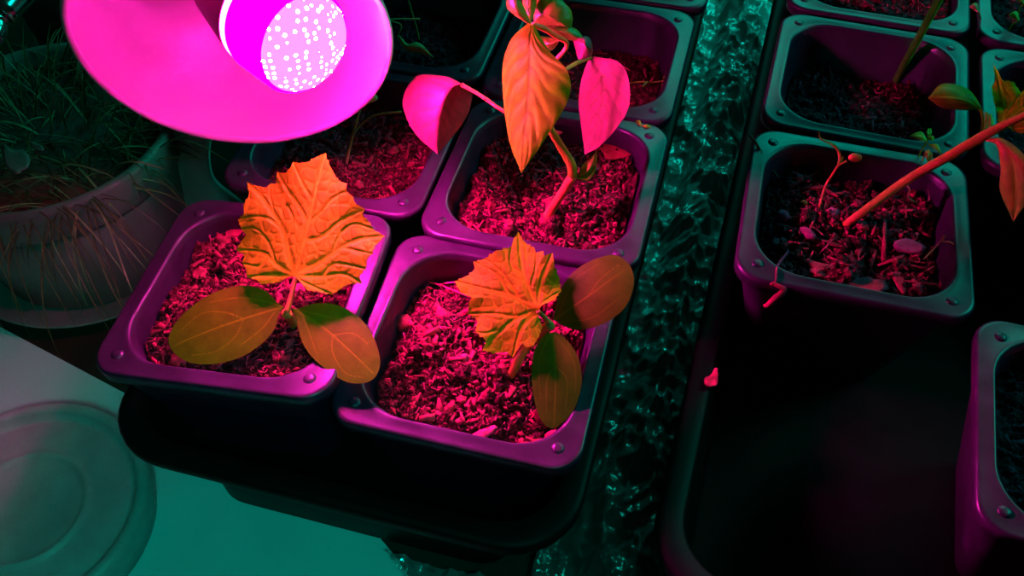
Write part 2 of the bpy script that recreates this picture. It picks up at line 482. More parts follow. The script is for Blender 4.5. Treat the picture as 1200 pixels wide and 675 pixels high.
SOILS = {}
def soil(cxyz, R, depth, label, n=120, bits=900, rough=.34, mound=.0, fib=420, chip_scale=1.0, tilt=(0, 0), clods=None):
    if clods is None: clods = n if n >= 100 else 40
    X, Y, m = sq2(n, 3.63 - .13 * depth + .02, 1.75)
    ox = cxyz[0] * 1.3; oy = cxyz[1] * 1.7
    def hgt(x, y):
        h = fbm(x * .9 + ox, y * .9 + oy, 0, 3) * rough * 1.0
        h = h + rough * .9 * abs(fbm(x * 2.6 + oy, y * 2.6 - ox, 3, 3)) + rough * .5 * fbm(x * 7 + ox, y * 7, 5, 3)
        return h - depth + mound * np.cos(np.clip(np.hypot(x, y) / 3.5, 0, 1) * np.pi / 2) + tilt[0] * x + tilt[1] * y
    Z = hgt(X, Y)
    b = MB()
    b.grid(xf(np.stack([X, Y, Z], -1).reshape(-1, 3), cxyz, R).reshape(n, n, 3))
    lim = 3.3 - .13 * depth
    # crumbs, chips and fibres lying in the compost
    P = rng.uniform(-lim, lim, (bits + fib, 2))
    H = hgt(P[:, 0], P[:, 1])
    for k in range(bits):
        s = abs(rng.normal(.07, .055)) + .03
        kind = rng.random()
        if kind < .72:
            Rr = rand_rot()
            r = s * np.array([1, rng.uniform(.5, .9), rng.uniform(.35, .8)]) * .8
            th = np.array([(1, 0, 0), (-1, 0, 0), (0, 1, 0), (0, -1, 0), (0, 0, 1), (0, 0, -1)], float) * r * rng.uniform(.7, 1.3, (6, 1))
            V = th @ Rr.T + (P[k, 0], P[k, 1], H[k] + s * .4)
            F = [(0, 2, 4), (2, 1, 4), (1, 3, 4), (3, 0, 4), (2, 0, 5), (1, 2, 5), (3, 1, 5), (0, 3, 5)]
            b.add(xf(V, cxyz, R), F, 0 if kind < .42 else 1)
        else:
            l = s * rng.uniform(1.4, 3.6) * chip_scale; wd = s * rng.uniform(.5, 1.1); tk = s * .3
            V = np.array([(-l, -wd, -tk), (l, -wd * .6, -tk), (l * 1.1, wd * .5, -tk), (-l * .9, wd, -tk), (-l, -wd, tk), (l, -wd * .5, tk), (l * 1.05, wd * .4, tk), (-l * .9, wd * .9, tk)]) * .6
            az = rng.uniform(0, 6.28); el = rng.normal(0, .35); ro = rng.normal(0, .6)
            Rr = np.array(Euler((ro, el, az)).to_matrix())
            b.add(xf(V @ Rr.T + (P[k, 0], P[k, 1], H[k] + s * .5), cxyz, R), [(0, 3, 2, 1), (4, 5, 6, 7), (0, 1, 5, 4), (1, 2, 6, 5), (2, 3, 7, 6), (3, 0, 4, 7)], 1)
    for k in range(clods):
        q = rng.uniform(-lim + .1, lim - .1, 2); r_ = abs(rng.normal(.05, .08)) + .05
        zc = hgt(q[:1], q[1:])[0] + r_ * .25
        b.ellipsoid(xf(np.array([[q[0], q[1], zc]]), cxyz, R)[0], (r_ * rng.uniform(.8, 1.4), r_ * rng.uniform(.7, 1.2), r_ * rng.uniform(.5, .9)), rand_rot() if rng.random() < .3 else np.array(Matrix.Rotation(rng.uniform(0, 6), 3, 'Z')), seg=14, jit=.8, mi=0 if rng.random() < .7 else 1)
    for k in range(bits, bits + fib):
        l = rng.uniform(.12, .5); az = rng.uniform(0, 6.28); bend = rng.normal(0, 1.2)
        p = [np.array([P[k, 0], P[k, 1], H[k] + .03])]
        for q in range(4):
            az += bend * .3
            step = np.array([math.cos(az), math.sin(az), rng.normal(.12, .35)]) * l / 4
            p.append(p[-1] + step)
        p = np.array(p)
        p[:, :2] = np.clip(p[:, :2], -lim - .15, lim + .15)
        b.tube(xf(p, cxyz, R), rng.uniform(.008, .022), seg=4, mi=2, smooth=1)
    o = b.build('potting_soil', [M['soil'], M['chip'], M['fibre']], smooth=True)
    tag(o, label, 'soil', kind='stuff')
    def surf(p):                              # height of the soil under a world point (pots are nearly level)
        q = np.array(R).T @ (np.asarray(p, float) - cxyz)
        z = hgt(np.array([q[0]]), np.array([q[1]]))[0]
        return cxyz[2] + z
    return surf

POTS = {}
def potted(key, cx, cy, rz, plabel, slabel, depth, cz=0.0, tx=0.0, ty=0.0, **kw):
    c, R = pot(cx, cy, rz, plabel, cz, tx, ty)
    POTS[key] = soil(c, R, depth, slabel, **kw)

potted('A', -8.95, -.11, .050, 'black pot at the near left corner, overlapping its neighbour, with the big upright jagged leaf',
       'dark compost below the large upright jagged orange leaf in the near left pot', .95, .66, -.017, -.055, n=170, bits=1200, fib=420, rough=.45)
potted('B', 0, 0, -.008, 'black pot nearest the middle of the front edge, holding the right cucumber seedling',
       'crumbly magenta-lit compost with a red lump at its left, under the right cucumber seedling', 1.35, 0, .012, .022, n=170, bits=1300, fib=420, mound=.45, rough=.5)
potted('D', .631, 8.784, -.023, 'black pot with the tall pepper seedling', 'compost around the foot of the pepper seedling', 1.25, .264, -.019, -.007, n=170, bits=1100, fib=380, mound=.3, rough=.55)
potted('C', -8.6, 9.87, -.015, 'black pot behind the big jagged leaf, half hidden under the glowing lamp', 'shaded compost under the lamp with a withered sprout', 1.5, n=100, bits=700, fib=200, rough=.4)
potted('E', -8.45, 19.0, -.02, 'black pot in dim purple light right behind the lamp, with a drooping pale leaf', 'dark compost in the pot behind the lamp', 2.2, n=60, bits=300, fib=60)
potted('F', .75, 18.1, -.03, 'black teal-edged pot behind the pepper seedling with a tiny sprout', 'dark compost sunk deep in the teal-edged pot behind the pepper', 2.4, n=60, bits=400, fib=60)
potted('G', 1.35, 27.3, -.03, 'black pot cut by the top photo edge left of the bright film', 'dark compost in the pot at the top edge left of the film', 2.2, n=40, bits=150, fib=20)
potted('N', -7.9, 28.2, -.02, 'black pot farthest back at the left, mostly hidden by the lamp', 'dark compost in the farthest back left pot', 2.2, n=40, bits=100, fib=20)
potted('H', 13.187, 9.5, -.021, 'black pot with a long slanting stem and bark scrap over its rim', 'coarse compost full of bark shards around the slanting stem', 1.45, .111, -.001, .014, n=160, bits=800, fib=140, rough=.6, chip_scale=2.0, clods=260)
potted('I', 13.75, 18.85, -.065, 'black pot with a single thick green stalk', 'dark compost round the thick green stalk', 2.3, n=90, bits=600, fib=100, rough=.4)
potted('J', 14.4, 28.2, -.06, 'black pot at the top edge behind the thick green stalk', 'mossy dark compost heaped in the pot at the top edge', .7, n=90, bits=600, fib=200, rough=.4, mound=.3)
potted('K', 23.2, 18.1, -.06, 'black pot at the right edge behind the torn orange leaf', 'dark compost in the pot behind the torn orange leaf', 2.4, n=50, bits=200, fib=40)
potted('Q', 23.7, 27.5, -.06, 'black weedy pot in the top right corner of the photo', 'weedy dark compost in the top right corner pot', .5, n=80, bits=500, fib=200)
potted('L', 21.75, .65, -.068, 'black pot alone at the lower right edge with a magenta left edge', 'dark mossy compost in the lower right pot', 1.1, n=100, bits=700, fib=200)

# ---------------------------------------------------------------- plants
def vein_field(p2, veins, width, vor=None):
    """0..1 closeness of the 2-D points to vein polylines"""
    d = np.full(p2.shape[:-1], 9e9)
    for line, wd in veins:
        line = np.asarray(line, float)
        L = np.linalg.norm(np.diff(line, axis=0), axis=1).sum() + 1e-9
        acc = 0
        for a, b2 in zip(line[:-1], line[1:]):
            e = b2 - a; ln = np.linalg.norm(e) + 1e-9
            t = np.clip(((p2 - a) @ e) / (ln * ln), 0, 1)
            q = np.linalg.norm(p2 - (a + t[..., None] * e), axis=-1)
            taper = 1 - .55 * (acc + t * ln) / L
            d = np.minimum(d, q / (wd * taper))
            acc += ln
    return d

def voronoi_edge(p2, cell, seed):
    r = np.random.default_rng(seed)
    lo = p2.reshape(-1, 2).min(0) - cell; hi = p2.reshape(-1, 2).max(0) + cell
    gx = np.arange(lo[0], hi[0], cell); gy = np.arange(lo[1], hi[1], cell)
    S = np.array([(x, y) for x in gx for y in gy]) + r.uniform(-.42, .42, (len(gx) * len(gy), 2)) * cell
    P = p2.reshape(-1, 2)
    D = np.sqrt(((P[:, None, :] - S[None]) ** 2).sum(-1))
    D.sort(axis=1)
    return (D[:, 1] - D[:, 0]).reshape(p2.shape[:-1])

def resample_closed(pts, n):
    pts = np.vstack([pts, pts[:1]])
    s = np.r_[0, np.cumsum(np.linalg.norm(np.diff(pts, axis=0), axis=1))]
    q = np.linspace(0, s[-1], n, endpoint=False)
    # keep the corner points themselves
    q = np.unique(np.r_[q, s[:-1]])
    return np.c_[np.interp(q, s, pts[:, 0]), np.interp(q, s, pts[:, 1])]

def smooth_closed(pts, n):
    P = np.asarray(pts, float)
    k = len(P); Q = np.vstack([P[-1], P, P[0], P[1]])
    out = []
    for s in np.linspace(0, k, n, endpoint=False):
        i = int(s); t = s - i
        a, b2, c, d = Q[i], Q[i + 1], Q[i + 2], Q[i + 3]
        out.append(.5 * (2 * b2 + (c - a) * t + (2 * a - 5 * b2 + 4 * c - d) * t * t + (3 * b2 - a - 3 * c + d) * t ** 3))
    return np.array(out)

def flat_leaf(name, mat, parent, outline, centre, veins, p0, normal, curve=(0, 0), puff=.05, net=None, seed=1, serrate=0.0, rings=44, smooth_edge=False, vein_h=.02, n=260, vein_gain=1.0, ripple=0.0):
    """leaf blade on a plane through p0 with the given normal; pixel outlines are laid onto that plane"""
    nrm = unit(normal)
    ex = unit(RIGHT - nrm * np.dot(RIGHT, nrm)); ey = np.cross(nrm, ex)
    def to2(px): 
        q = np.array([on_plane(x, y, p0, nrm) - p0 for x, y in px])
        return np.c_[q @ ex, q @ ey]
    O = to2(outline); c2 = to2([centre])[0]
    V2 = [(spline(to2(l), 7 * (len(l) - 1) + 1), wd) for l, wd in veins]
    if smooth_edge: O = smooth_closed(O, n)
    else:
        if serrate:
            out = []
            for i in range(len(O)):
                a, b2 = O[i], O[(i + 1) % len(O)]
                out.append(a)
                L = np.linalg.norm(b2 - a)
                mid = (a + b2) / 2
                if L > .35:
                    inw = unit(c2 - mid)
                    out.append(a * .62 + b2 * .38 + inw * serrate * L)
                    out.append(a * .5 + b2 * .5 - inw * serrate * .5 * L)
                    out.append(a * .33 + b2 * .67 + inw * serrate * .7 * L)
            O = np.array(out)
        O = resample_closed(O, n)
    t = np.linspace(0, 1, rings) ** .8
    t[0] = .004
    G = c2 + t[:, None, None] * (O - c2)[None]
    d = vein_field(G, V2, 1)
    v = np.exp(-d * d)
    hump = np.clip(d / 4.0, 0, 1)
    h = puff * (1 - (1 - hump) ** 2)
    h = h + vein_h * v * -1 if vein_h < 0 else h * 1.0 + vein_h * v
    if net:
        e = voronoi_edge(G, net, seed)
        ee = np.exp(-(e / (net * .10)) ** 2)
        h = h + puff * .40 * np.clip(e / (net * .35), 0, 1) * hump + .25 * vein_h * ee * hump
        v = np.maximum(v, ee * .55)
    r2 = G - c2
    S = abs(O - c2).max()
    h = h + curve[0] * (r2[..., 0] / S) ** 2 + curve[1] * (r2[..., 1] / S) ** 2
    if ripple:
        ang = np.arctan2(r2[..., 1], r2[..., 0])
        h = h + ripple * np.sin(ang * 6 + seed) * t[:, None] ** 3 + ripple * .7 * fbm(G[..., 0] * 1.2 + seed, G[..., 1] * 1.2, 0, 2) * t[:, None]
    P = p0 + G[..., :1] * ex + G[..., 1:] * ey + h[..., None] * nrm
    b = MB()
    b.grid(P, closed_v=True)
    return b.build(name, mat, parent, attr={'vein': np.clip(v * vein_gain, 0, 1)})

def ribbon_leaf(name, mat, parent, mid, left, right, nu=56, nv=34, puff=.06, nveins=7, slope=.9, bulge=.12, vein_gain=1.0, taper=True, seed=0):
    """leaf through three 3-D curves: midrib and both edges, given as (px, py, z)"""
    Mi = spline([at(*p) for p in mid], nu); Le = spline([at(*p) for p in left], nu); Ri = spline([at(*p) for p in right], nu)
    s = np.linspace(-1, 1, nv)
    P = np.zeros((nu, nv, 3)); v = np.zeros((nu, nv))
    u = np.linspace(0, 1, nu)
    ax = Mi[-1] - Mi[0]
    wl = np.linalg.norm(Le - Mi, axis=1); wr = np.linalg.norm(Ri - Mi, axis=1)
    T = np.gradient(Mi, axis=0)
    for j, q in enumerate(s):
        E, wdt = (Le, wl) if q < 0 else (Ri, wr)
        aq = abs(q)
        base = Mi * (1 - aq) + E * aq
        Nn = np.cross(T, Ri - Le)
        Nn /= np.linalg.norm(Nn, axis=1)[:, None] + 1e-9
        sg = np.sign((Nn @ -VIEW).mean()) or 1
        ph = (u - slope * .33 * aq ** 1.2) * nveins + .15 * np.sin(9 * q + seed)
        fr = ph - np.floor(ph); dv = np.minimum(fr, 1 - fr)
        lat = np.exp(-(dv / .10) ** 2) * (1 - .5 * aq) * (ph > 0)
        midv = np.exp(-(aq * wdt.max() / .055) ** 2)
        v[:, j] = np.maximum(lat * .75, midv)
        hump = np.sin(np.pi * np.clip(fr, 0, 1)) * (aq ** .5) * (1 - aq ** 4)
        hh = bulge * wdt * np.sin(np.pi * aq) + puff * hump * np.clip(wdt / (wdt.max() + 1e-9), 0, 1) - .035 * midv
        P[:, j] = base + Nn * (sg * hh)[:, None]
    b = MB(); b.grid(P)
    return b.build(name, mat, parent, attr={'vein': np.clip(v * vein_gain, 0, 1)})

def stem(name, mat, parent, pts, rad, seg=12, bits=None):
    b = MB()
    b.tube([at(*p) for p in pts], rad, seg=seg)
    if bits: bits(b)
    return b.build(name, mat, parent, attr={'vein': np.zeros(b.n)})

def crop(ox, oy, s):
    return lambda pts: [(ox + x / s, oy + y / s) for x, y in pts]

# --- cucumber seedling in the near left pot
zA = POTS['A'](at(342, 372, -.9))
foot = at(346, 384, zA)
pA = thing('cucumber_seedling', 'left cucumber seedling with the larger upright jagged orange leaf and two broad olive seed leaves', 'seedling', foot, group='cucumber seedlings')
stem('stem', M['stem'], pA, [(346, 386, zA - .25), (342, 376, zA + .6), (336, 367, 1.75)], [.17, .16, .19])
c1 = crop(260, 170, 3.375)
hubA = (336, 365, .8)
stem('leaf_stalk', M['stem'], pA, [(336, 366, 1.75), (341, 348, 2.1), (346.5, 325, 2.5)], [.11, .085, .08])
oA = c1([(420, 38), (437, 95), (450, 118), (475, 148), (498, 155), (497, 185), (522, 208), (528, 228), (562, 250), (556, 272), (582, 303), (588, 325), (635, 352), (612, 385), (593, 430), (575, 452), (570, 490), (545, 522), (552, 547),
         (500, 552), (470, 570), (440, 594), (400, 588), (350, 580), (322, 548), (300, 524), (284, 520), (262, 524), (235, 540), (205, 548), (160, 554), (150, 540), (104, 526), (100, 495), (74, 466), (82, 436), (41, 408), (65, 377), (92, 352), (70, 330), (57, 292), (90, 270), (85, 240), (106, 200), (93, 142), (125, 156), (175, 167), (190, 150), (215, 155), (225, 110), (265, 120), (290, 97), (297, 78), (325, 84), (350, 78), (385, 56)])
w1, w2, w3 = .060, .040, .028
vA = [([(292, 520), (320, 415), (345, 310), (385, 150), (420, 38)], w1), ([(292, 520), (268, 430), (240, 330), (165, 215), (93, 142)], w1), ([(292, 520), (380, 470), (440, 430), (530, 375), (635, 352)], w1),
      ([(292, 520), (215, 470), (160, 425), (42, 408)], w2), ([(292, 522), (400, 520), (480, 510), (550, 545)], w2), ([(292, 522), (200, 515), (105, 525)], w2), ([(292, 522), (350, 555), (440, 592)], w3),
      ([(345, 310), (400, 265), (440, 215), (497, 185)], w2), ([(345, 310), (300, 230), (265, 180), (225, 112)], w2), ([(365, 225), (330, 160), (297, 80)], w3), ([(330, 380), (395, 365), (470, 300), (560, 252)], w2),
      ([(240, 330), (180, 290), (120, 285), (58, 292)], w3), ([(255, 380), (285, 300), (262, 240)], w3), ([(205, 265), (190, 200), (190, 155)], w3), ([(440, 430), (470, 350), (520, 310), (588, 325)], w3), ([(480, 405), (540, 420), (593, 430)], w3),
      ([(215, 470), (180, 380), (130, 330), (70, 330)], w3), ([(180, 445), (150, 480), (75, 466)], w3), ([(400, 520), (450, 470), (570, 490)], w3)]
vA = [(c1(l), wd) for l, wd in vA]
flat_leaf('jagged_leaf', M['leaf'], pA, oA, c1([(325, 360)])[0], vA, at(346.5, 324, 2.48), (-.02, -.53, .85), curve=(-.35, .25), puff=.08, net=.42, seed=4, serrate=.10, rings=70, n=420, vein_h=.05, ripple=.10)
c2 = crop(180, 310, 4.286)
oa = c2([(640, 207), (612, 188), (560, 133), (480, 106), (400, 108), (300, 140), (200, 200), (110, 282), (66, 360), (74, 415), (115, 460), (180, 492), (260, 500), (350, 490), (440, 460), (520, 410), (580, 350), (608, 300), (618, 250), (638, 218)])
va = [([(640, 208), (450, 272), (300, 325), (90, 405)], .04), ([(640, 208), (540, 180), (420, 165), (280, 190)], .022), ([(450, 272), (360, 240), (240, 245), (130, 330)], .02), ([(450, 272), (410, 360), (310, 435), (180, 455)], .02), ([(600, 235), (540, 320), (430, 410)], .02)]
flat_leaf('seed_leaf', M['coty'], pA, oa, c2([(340, 300)])[0], [(c2(l), wd) for l, wd in va], at(329, 358, 1.75), (-.03, -.50, .86), curve=(-.18, -.22), puff=.008, smooth_edge=True, rings=40, n=140, vein_h=-.006)
ob = c2([(690, 212), (720, 212), (800, 190), (900, 195), (980, 230), (1060, 292), (1110, 380), (1133, 470), (1120, 540), (1080, 580), (1020, 593), (950, 580), (880, 535), (800, 470), (750, 400), (725, 330), (716, 280), (700, 240)])
vb = [([(700, 215), (800, 280), (900, 355), (1100, 540)], .04), ([(900, 355), (1000, 345), (1080, 400)], .02), ([(900, 355), (900, 440), (960, 540), (1060, 565)], .02), ([(740, 240), (780, 340), (820, 450)], .02), ([(740, 225), (880, 260), (1000, 285)], .02)]
flat_leaf('seed_leaf', M['coty'], pA, ob, c2([(920, 385)])[0], [(c2(l), wd) for l, wd in vb], at(343, 360, 1.75), (.05, -.36, .93), curve=(-.18, -.15), puff=.008, smooth_edge=True, rings=40, n=140, vein_h=-.006)

# --- cucumber seedling in the middle front pot
zB = POTS['B'](at(601, 438, -1.0))
footB = at(601, 438, zB)
pB = thing('cucumber_seedling', 'right cucumber seedling with a smaller jagged leaf, one seed leaf over the rim', 'seedling', footB, group='cucumber seedlings')
stem('stem', M['stem'], pB, [(599, 441, zB - .2), (606, 425, zB + .45), (620, 404, .2), (645, 380, 1.4)], [.17, .17, .16, .2])
stem('leaf_stalk', M['stem'], pB, [(645, 381, 1.4), (640, 374, 1.5), (630, 364, 1.92)], [.11, .09, .08])
c3 = crop(520, 260, 2.596)
oB = c3([(225, 25), (245, 56), (275, 75), (280, 92), (303, 88), (306, 106), (332, 95), (336, 122), (352, 168), (357, 206), (340, 240), (300, 258), (288, 270), (300, 320), (290, 350), (276, 380), (252, 384), (240, 372), (222, 395), (210, 412), (196, 396), (180, 395), (150, 401), (118, 392), (130, 366), (95, 336), (102, 300), (70, 276), (76, 247), (86, 232), (50, 216), (30, 178), (60, 165), (92, 138), (86, 115), (120, 112), (160, 90), (205, 73), (211, 50)])
vB = [([(287, 266), (255, 190), (235, 110), (225, 25)], .05), ([(287, 266), (200, 225), (120, 205), (30, 178)], .05), ([(287, 266), (240, 320), (210, 412)], .045), ([(287, 266), (200, 310), (118, 392)], .04), ([(287, 266), (298, 180), (332, 95)], .04), ([(287, 266), (320, 235), (357, 206)], .03),
      ([(200, 225), (160, 160), (86, 115)], .026), ([(245, 165), (205, 130), (205, 73)], .026), ([(225, 290), (150, 280), (70, 276)], .026), ([(240, 250), (195, 180), (150, 130), (120, 112)], .026), ([(160, 330), (130, 340), (95, 336)], .022), ([(265, 200), (280, 140), (280, 92)], .022)]
flat_leaf('jagged_leaf', M['leaf'], pB, oB, c3([(215, 240)])[0], [(c3(l), wd) for l, wd in vB], at(630, 363, 1.9), (-.02, -.44, .90), curve=(-.28, -.15), puff=.07, net=.40, seed=9, serrate=.10, rings=64, n=360, vein_h=.05, ripple=.12)
o1 = c3([(332, 292), (338, 260), (352, 208), (380, 165), (420, 130), (470, 106), (520, 95), (560, 120), (578, 165), (570, 220), (545, 265), (500, 300), (450, 320), (400, 325), (362, 312), (345, 300)])
v1 = [([(340, 290), (440, 225), (560, 135)], .036), ([(345, 285), (395, 180), (470, 125)], .02), ([(440, 225), (480, 170), (540, 120)], .018), ([(360, 300), (450, 290), (540, 225)], .02)]
flat_leaf('seed_leaf', M['cotydark'], pB, o1, c3([(455, 215)])[0], [(c3(l), wd) for l, wd in v1], at(653, 372, 1.5), (-.05, -.44, .90), curve=(-.2, -.2), puff=.008, smooth_edge=True, rings=40, n=140, vein_h=-.006)
o2 = c3([(328, 335), (348, 338), (380, 365), (408, 410), (420, 470), (412, 530), (390, 580), (360, 612), (332, 628), (302, 612), (280, 560), (268, 490), (270, 420), (284, 372), (308, 342)])
v2 = [([(330, 335), (340, 470), (335, 620)], .036), ([(325, 340), (290, 420), (295, 540)], .018), ([(340, 440), (375, 480), (370, 580)], .018), ([(340, 440), (315, 480), (312, 580)], .018), ([(335, 340), (395, 420), (402, 520)], .018)]
flat_leaf('seed_leaf', M['cotydark'], pB, o2, c3([(343, 480)])[0], [(c3(l), wd) for l, wd in v2], at(647, 388, 1.4), (.08, -.52, .85), curve=(-.2, -.12), puff=.008, smooth_edge=True, rings=40, n=140, vein_h=-.006)

# --- pepper seedling
zD = POTS['D'](at(634, 262, -1.0))
pD = thing('pepper_seedling', 'tall pepper seedling with a big hanging orange leaf between two pink leaves', 'seedling', at(634, 262, zD))
stem('stem', M['stem'], pD, [(632, 266, zD - .3), (646, 246, zD + .5), (660, 224, .9), (671, 206, 1.75)], [.20, .19, .18, .2])
stem('stem', M['greenstem'], pD, [(671, 206, 1.75), (669, 192, 2.3), (656, 170, 3.1), (640, 140, 4.4), (628, 90, 6.0), (622, 45, 7.3), (620, 18, 8.0)], [.2, .19, .17, .14, .12, .10, .06])
c4 = crop(460, 0, 3.55); c5 = crop(570, 0, 3.215); c6 = crop(600, 130, 4.217)
def zs(pts, z): return [(x, y, k) for (x, y), k in zip(pts, z)]
stem('leaf_stalk', M['stem'], pD, [(636, 142, 4.3), (612, 138, 4.5), (590, 130, 4.8), (565, 113, 5.05), (541, 99, 5.3)], [.09, .08, .08, .075, .08])
ribbon_leaf('leaf', M['pepper'], pD,
            zs(c4([(292, 350), (250, 362), (216, 410), (194, 480), (186, 560), (187, 642)]), [5.3, 5.3, 5.05, 4.5, 3.8, 3.0]),
            zs(c4([(285, 346), (195, 313), (95, 320), (42, 425), (90, 550), (187, 642)]), [5.3, 4.85, 4.2, 3.6, 3.3, 3.0]),
            zs(c4([(296, 346), (325, 365), (332, 405), (312, 480), (256, 562), (187, 642)]), [5.3, 4.8, 4.1, 3.4, 3.0, 3.0]), nveins=8, puff=.07)
stem('leaf_stalk', M['stem'], pD, [(629, 92, 6.0), (664, 55, 7.2), (650, 42, 7.9), (638, 34, 8.5), (624, 29, 8.8)], [.08, .085, .09, .1, .1])
ribbon_leaf('leaf', M['pepperhanging'], pD,
            zs(c5([(168, 92), (163, 170), (162, 270), (152, 410), (138, 540), (132, 652)]), [8.9, 8.6, 7.8, 6.6, 5.6, 4.7]),
            zs(c5([(155, 88), (92, 150), (61, 250), (66, 400), (88, 540), (132, 652)]), [8.85, 8.3, 7.2, 5.9, 5.1, 4.7]),
            zs(c5([(178, 92), (236, 190), (306, 270), (310, 370), (228, 515), (132, 652)]), [8.9, 8.65, 8.35, 7.35, 6.05, 4.7]), nveins=8, puff=.15, nu=70, nv=44, bulge=.04)
stem('leaf_stalk', M['greenstem'], pD, [(640, 140, 4.4), (654, 92, 5.3), (672, 76, 5.3), (692, 67, 5.2)], [.1, .08, .08, .08])
ribbon_leaf('leaf', M['pepper'], pD,
            zs(c5([(396, 212), (432, 270), (438, 350), (425, 440), (398, 530), (370, 584)]), [5.2, 5.1, 4.2, 3.2, 2.2, 1.5]),
            zs(c5([(388, 214), (360, 290), (347, 380), (356, 470), (366, 545), (370, 584)]), [5.2, 4.2, 3.2, 2.3, 1.8, 1.5]),
            zs(c5([(405, 212), (505, 238), (540, 330), (525, 430), (440, 540), (370, 584)]), [5.2, 5.9, 5.5, 4.4, 2.8, 1.5]), nveins=8, puff=.05, bulge=.0)
# crown of young leaves
ribbon_leaf('young_leaf', M['peppergreen'], pD, zs(c5([(160, 90), (120, 40), (100, -40)]), [7.9, 8.6, 9.2]), zs(c5([(150, 88), (78, 30), (88, -40)]), [7.9, 8.4, 9.2]), zs(c5([(165, 80), (138, 20), (104, -45)]), [7.9, 8.5, 9.2]), nveins=5)
ribbon_leaf('young_leaf', M['peppergreen'], pD, zs(c5([(165, 75), (160, 20), (170, -50)]), [7.7, 8.2, 8.8]), zs(c5([(155, 75), (136, 20), (150, -50)]), [7.7, 8.0, 8.8]), zs(c5([(175, 72), (188, 15), (180, -50)]), [7.7, 8.0, 8.8]), nveins=5)
ribbon_leaf('young_leaf', M['peppergreen'], pD, zs(c5([(180, 80), (220, 55), (270, 80), (310, 110)]), [7.4, 7.8, 7.7, 7.3]), zs(c5([(185, 70), (215, 5), (285, 40), (318, 100)]), [7.4, 7.2, 7.1, 7.2]), zs(c5([(180, 85), (205, 105), (250, 112), (305, 118)]), [7.4, 7.2, 7.1, 7.2]), nveins=6, bulge=.3)
ribbon_leaf('young_leaf', M['peppergreen'], pD, zs(c5([(200, 100), (260, 112), (320, 130), (372, 150)]), [7.3, 7.4, 7.3, 7.0]), zs(c5([(205, 98), (265, 98), (335, 112), (372, 150)]), [7.3, 7.0, 6.9, 7.0]), zs(c5([(200, 104), (250, 135), (310, 152), (372, 150)]), [7.3, 7.0, 6.9, 7.0]), nveins=5)
ribbon_leaf('young_leaf', M['pepper'], pD, zs(c5([(330, 150), (365, 160), (385, 185), (396, 214)]), [6.9, 7.1, 6.9, 6.4]), zs(c5([(325, 155), (335, 185), (350, 225), (396, 214)]), [6.9, 6.6, 6.4, 6.4]), zs(c5([(340, 145), (385, 140), (398, 175), (397, 214)]), [6.9, 6.8, 6.6, 6.4]), nveins=4)
ribbon_leaf('young_leaf', M['peppergreen'], pD, zs(c5([(275, 150), (240, 165), (190, 160), (150, 150)]), [6.8, 6.7, 6.5, 6.3]), zs(c5([(275, 148), (240, 140), (190, 135), (150, 148)]), [6.8, 6.5, 6.3, 6.3]), zs(c5([(275, 155), (245, 190), (195, 190), (150, 155)]), [6.8, 6.3, 6.2, 6.3]), nveins=4)
# bract at the stem bend and small scales
ribbon_leaf('young_leaf', M['peppergreen'], pD, zs(c6([(325, 320), (360, 310), (395, 270), (418, 200)]), [1.75, 1.9, 2.3, 2.8]), zs(c6([(330, 300), (345, 270), (380, 240), (418, 200)]), [1.8, 2.1, 2.5, 2.8]), zs(c6([(325, 340), (375, 345), (415, 290), (420, 200)]), [1.6, 1.5, 1.9, 2.8]), nveins=3, bulge=-.3)
stem('tendril', M['greenstem'], pD, [(669, 206, 1.7), (688, 210, 1.6), (697, 196, 2.0), (692, 186, 2.3)], [.05, .05, .04, .03])
ribbon_leaf('young_leaf', M['dry'], pD, zs(c6([(190, 105), (215, 100), (250, 105)]), [3.0, 3.1, 3.0]), zs(c6([(195, 110), (220, 125), (250, 108)]), [3.0, 2.9, 3.0]), zs(c6([(190, 100), (225, 98), (252, 102)]), [3.0, 3.2, 3.0]), nveins=2)

# --- seedling with the long slanting stem
c7 = crop(1060, 70, 3.375); c8 = crop(930, 150, 5.19)
zH = POTS['H'](at(992, 262, -1.2))
pH = thing('cucumber_seedling', 'slanting long-stemmed cucumber seedling leaning out to the right edge', 'seedling', at(992, 262, zH))
stem('stem', M['stem'], pH, [(989, 264, zH - .3), (1006, 252, zH + .4), (1060, 213, .7), (1110, 184, 1.8), (1148, 162, 2.6), (1172, 149, 3.1), (1215, 128, 3.9)], [.16, .17, .19, .2, .21, .17, .12])
ribbon_leaf('seed_leaf', M['coty'], pH, zs(c7([(296, 305), (310, 250), (296, 195), (245, 158), (170, 145), (92, 152)]), [2.6, 3.1, 3.6, 4.0, 4.1, 3.9]), zs(c7([(292, 303), (304, 250), (292, 203), (235, 200), (150, 190), (92, 152)]), [2.6, 3.1, 3.5, 3.6, 3.7, 3.9]), zs(c7([(300, 307), (316, 250), (300, 180), (245, 118), (150, 95), (92, 152)]), [2.6, 3.1, 3.7, 3.7, 3.8, 3.9]), nveins=3, bulge=.15)
ribbon_leaf('seed_leaf', M['stem'], pH, zs(c7([(312, 316), (372, 322), (420, 385), (440, 490), (430, 642)]), [2.6, 2.9, 2.7, 1.9, .7]), zs(c7([(312, 320), (364, 340), (380, 430), (378, 520), (430, 642)]), [2.6, 2.6, 1.9, 1.3, .7]), zs(c7([(314, 312), (390, 312), (478, 385), (510, 510), (430, 642)]), [2.6, 2.9, 2.9, 2.2, .7]), nveins=4, bulge=.2)
ribbon_leaf('young_leaf', M['weed'], pH, zs(c7([(310, 310), (330, 265), (335, 215)]), [2.6, 2.8, 3.0]), zs(c7([(305, 305), (314, 250), (318, 205)]), [2.6, 2.7, 3.0]), zs(c7([(318, 312), (356, 270), (345, 215)]), [2.6, 2.8, 3.0]), nveins=2)
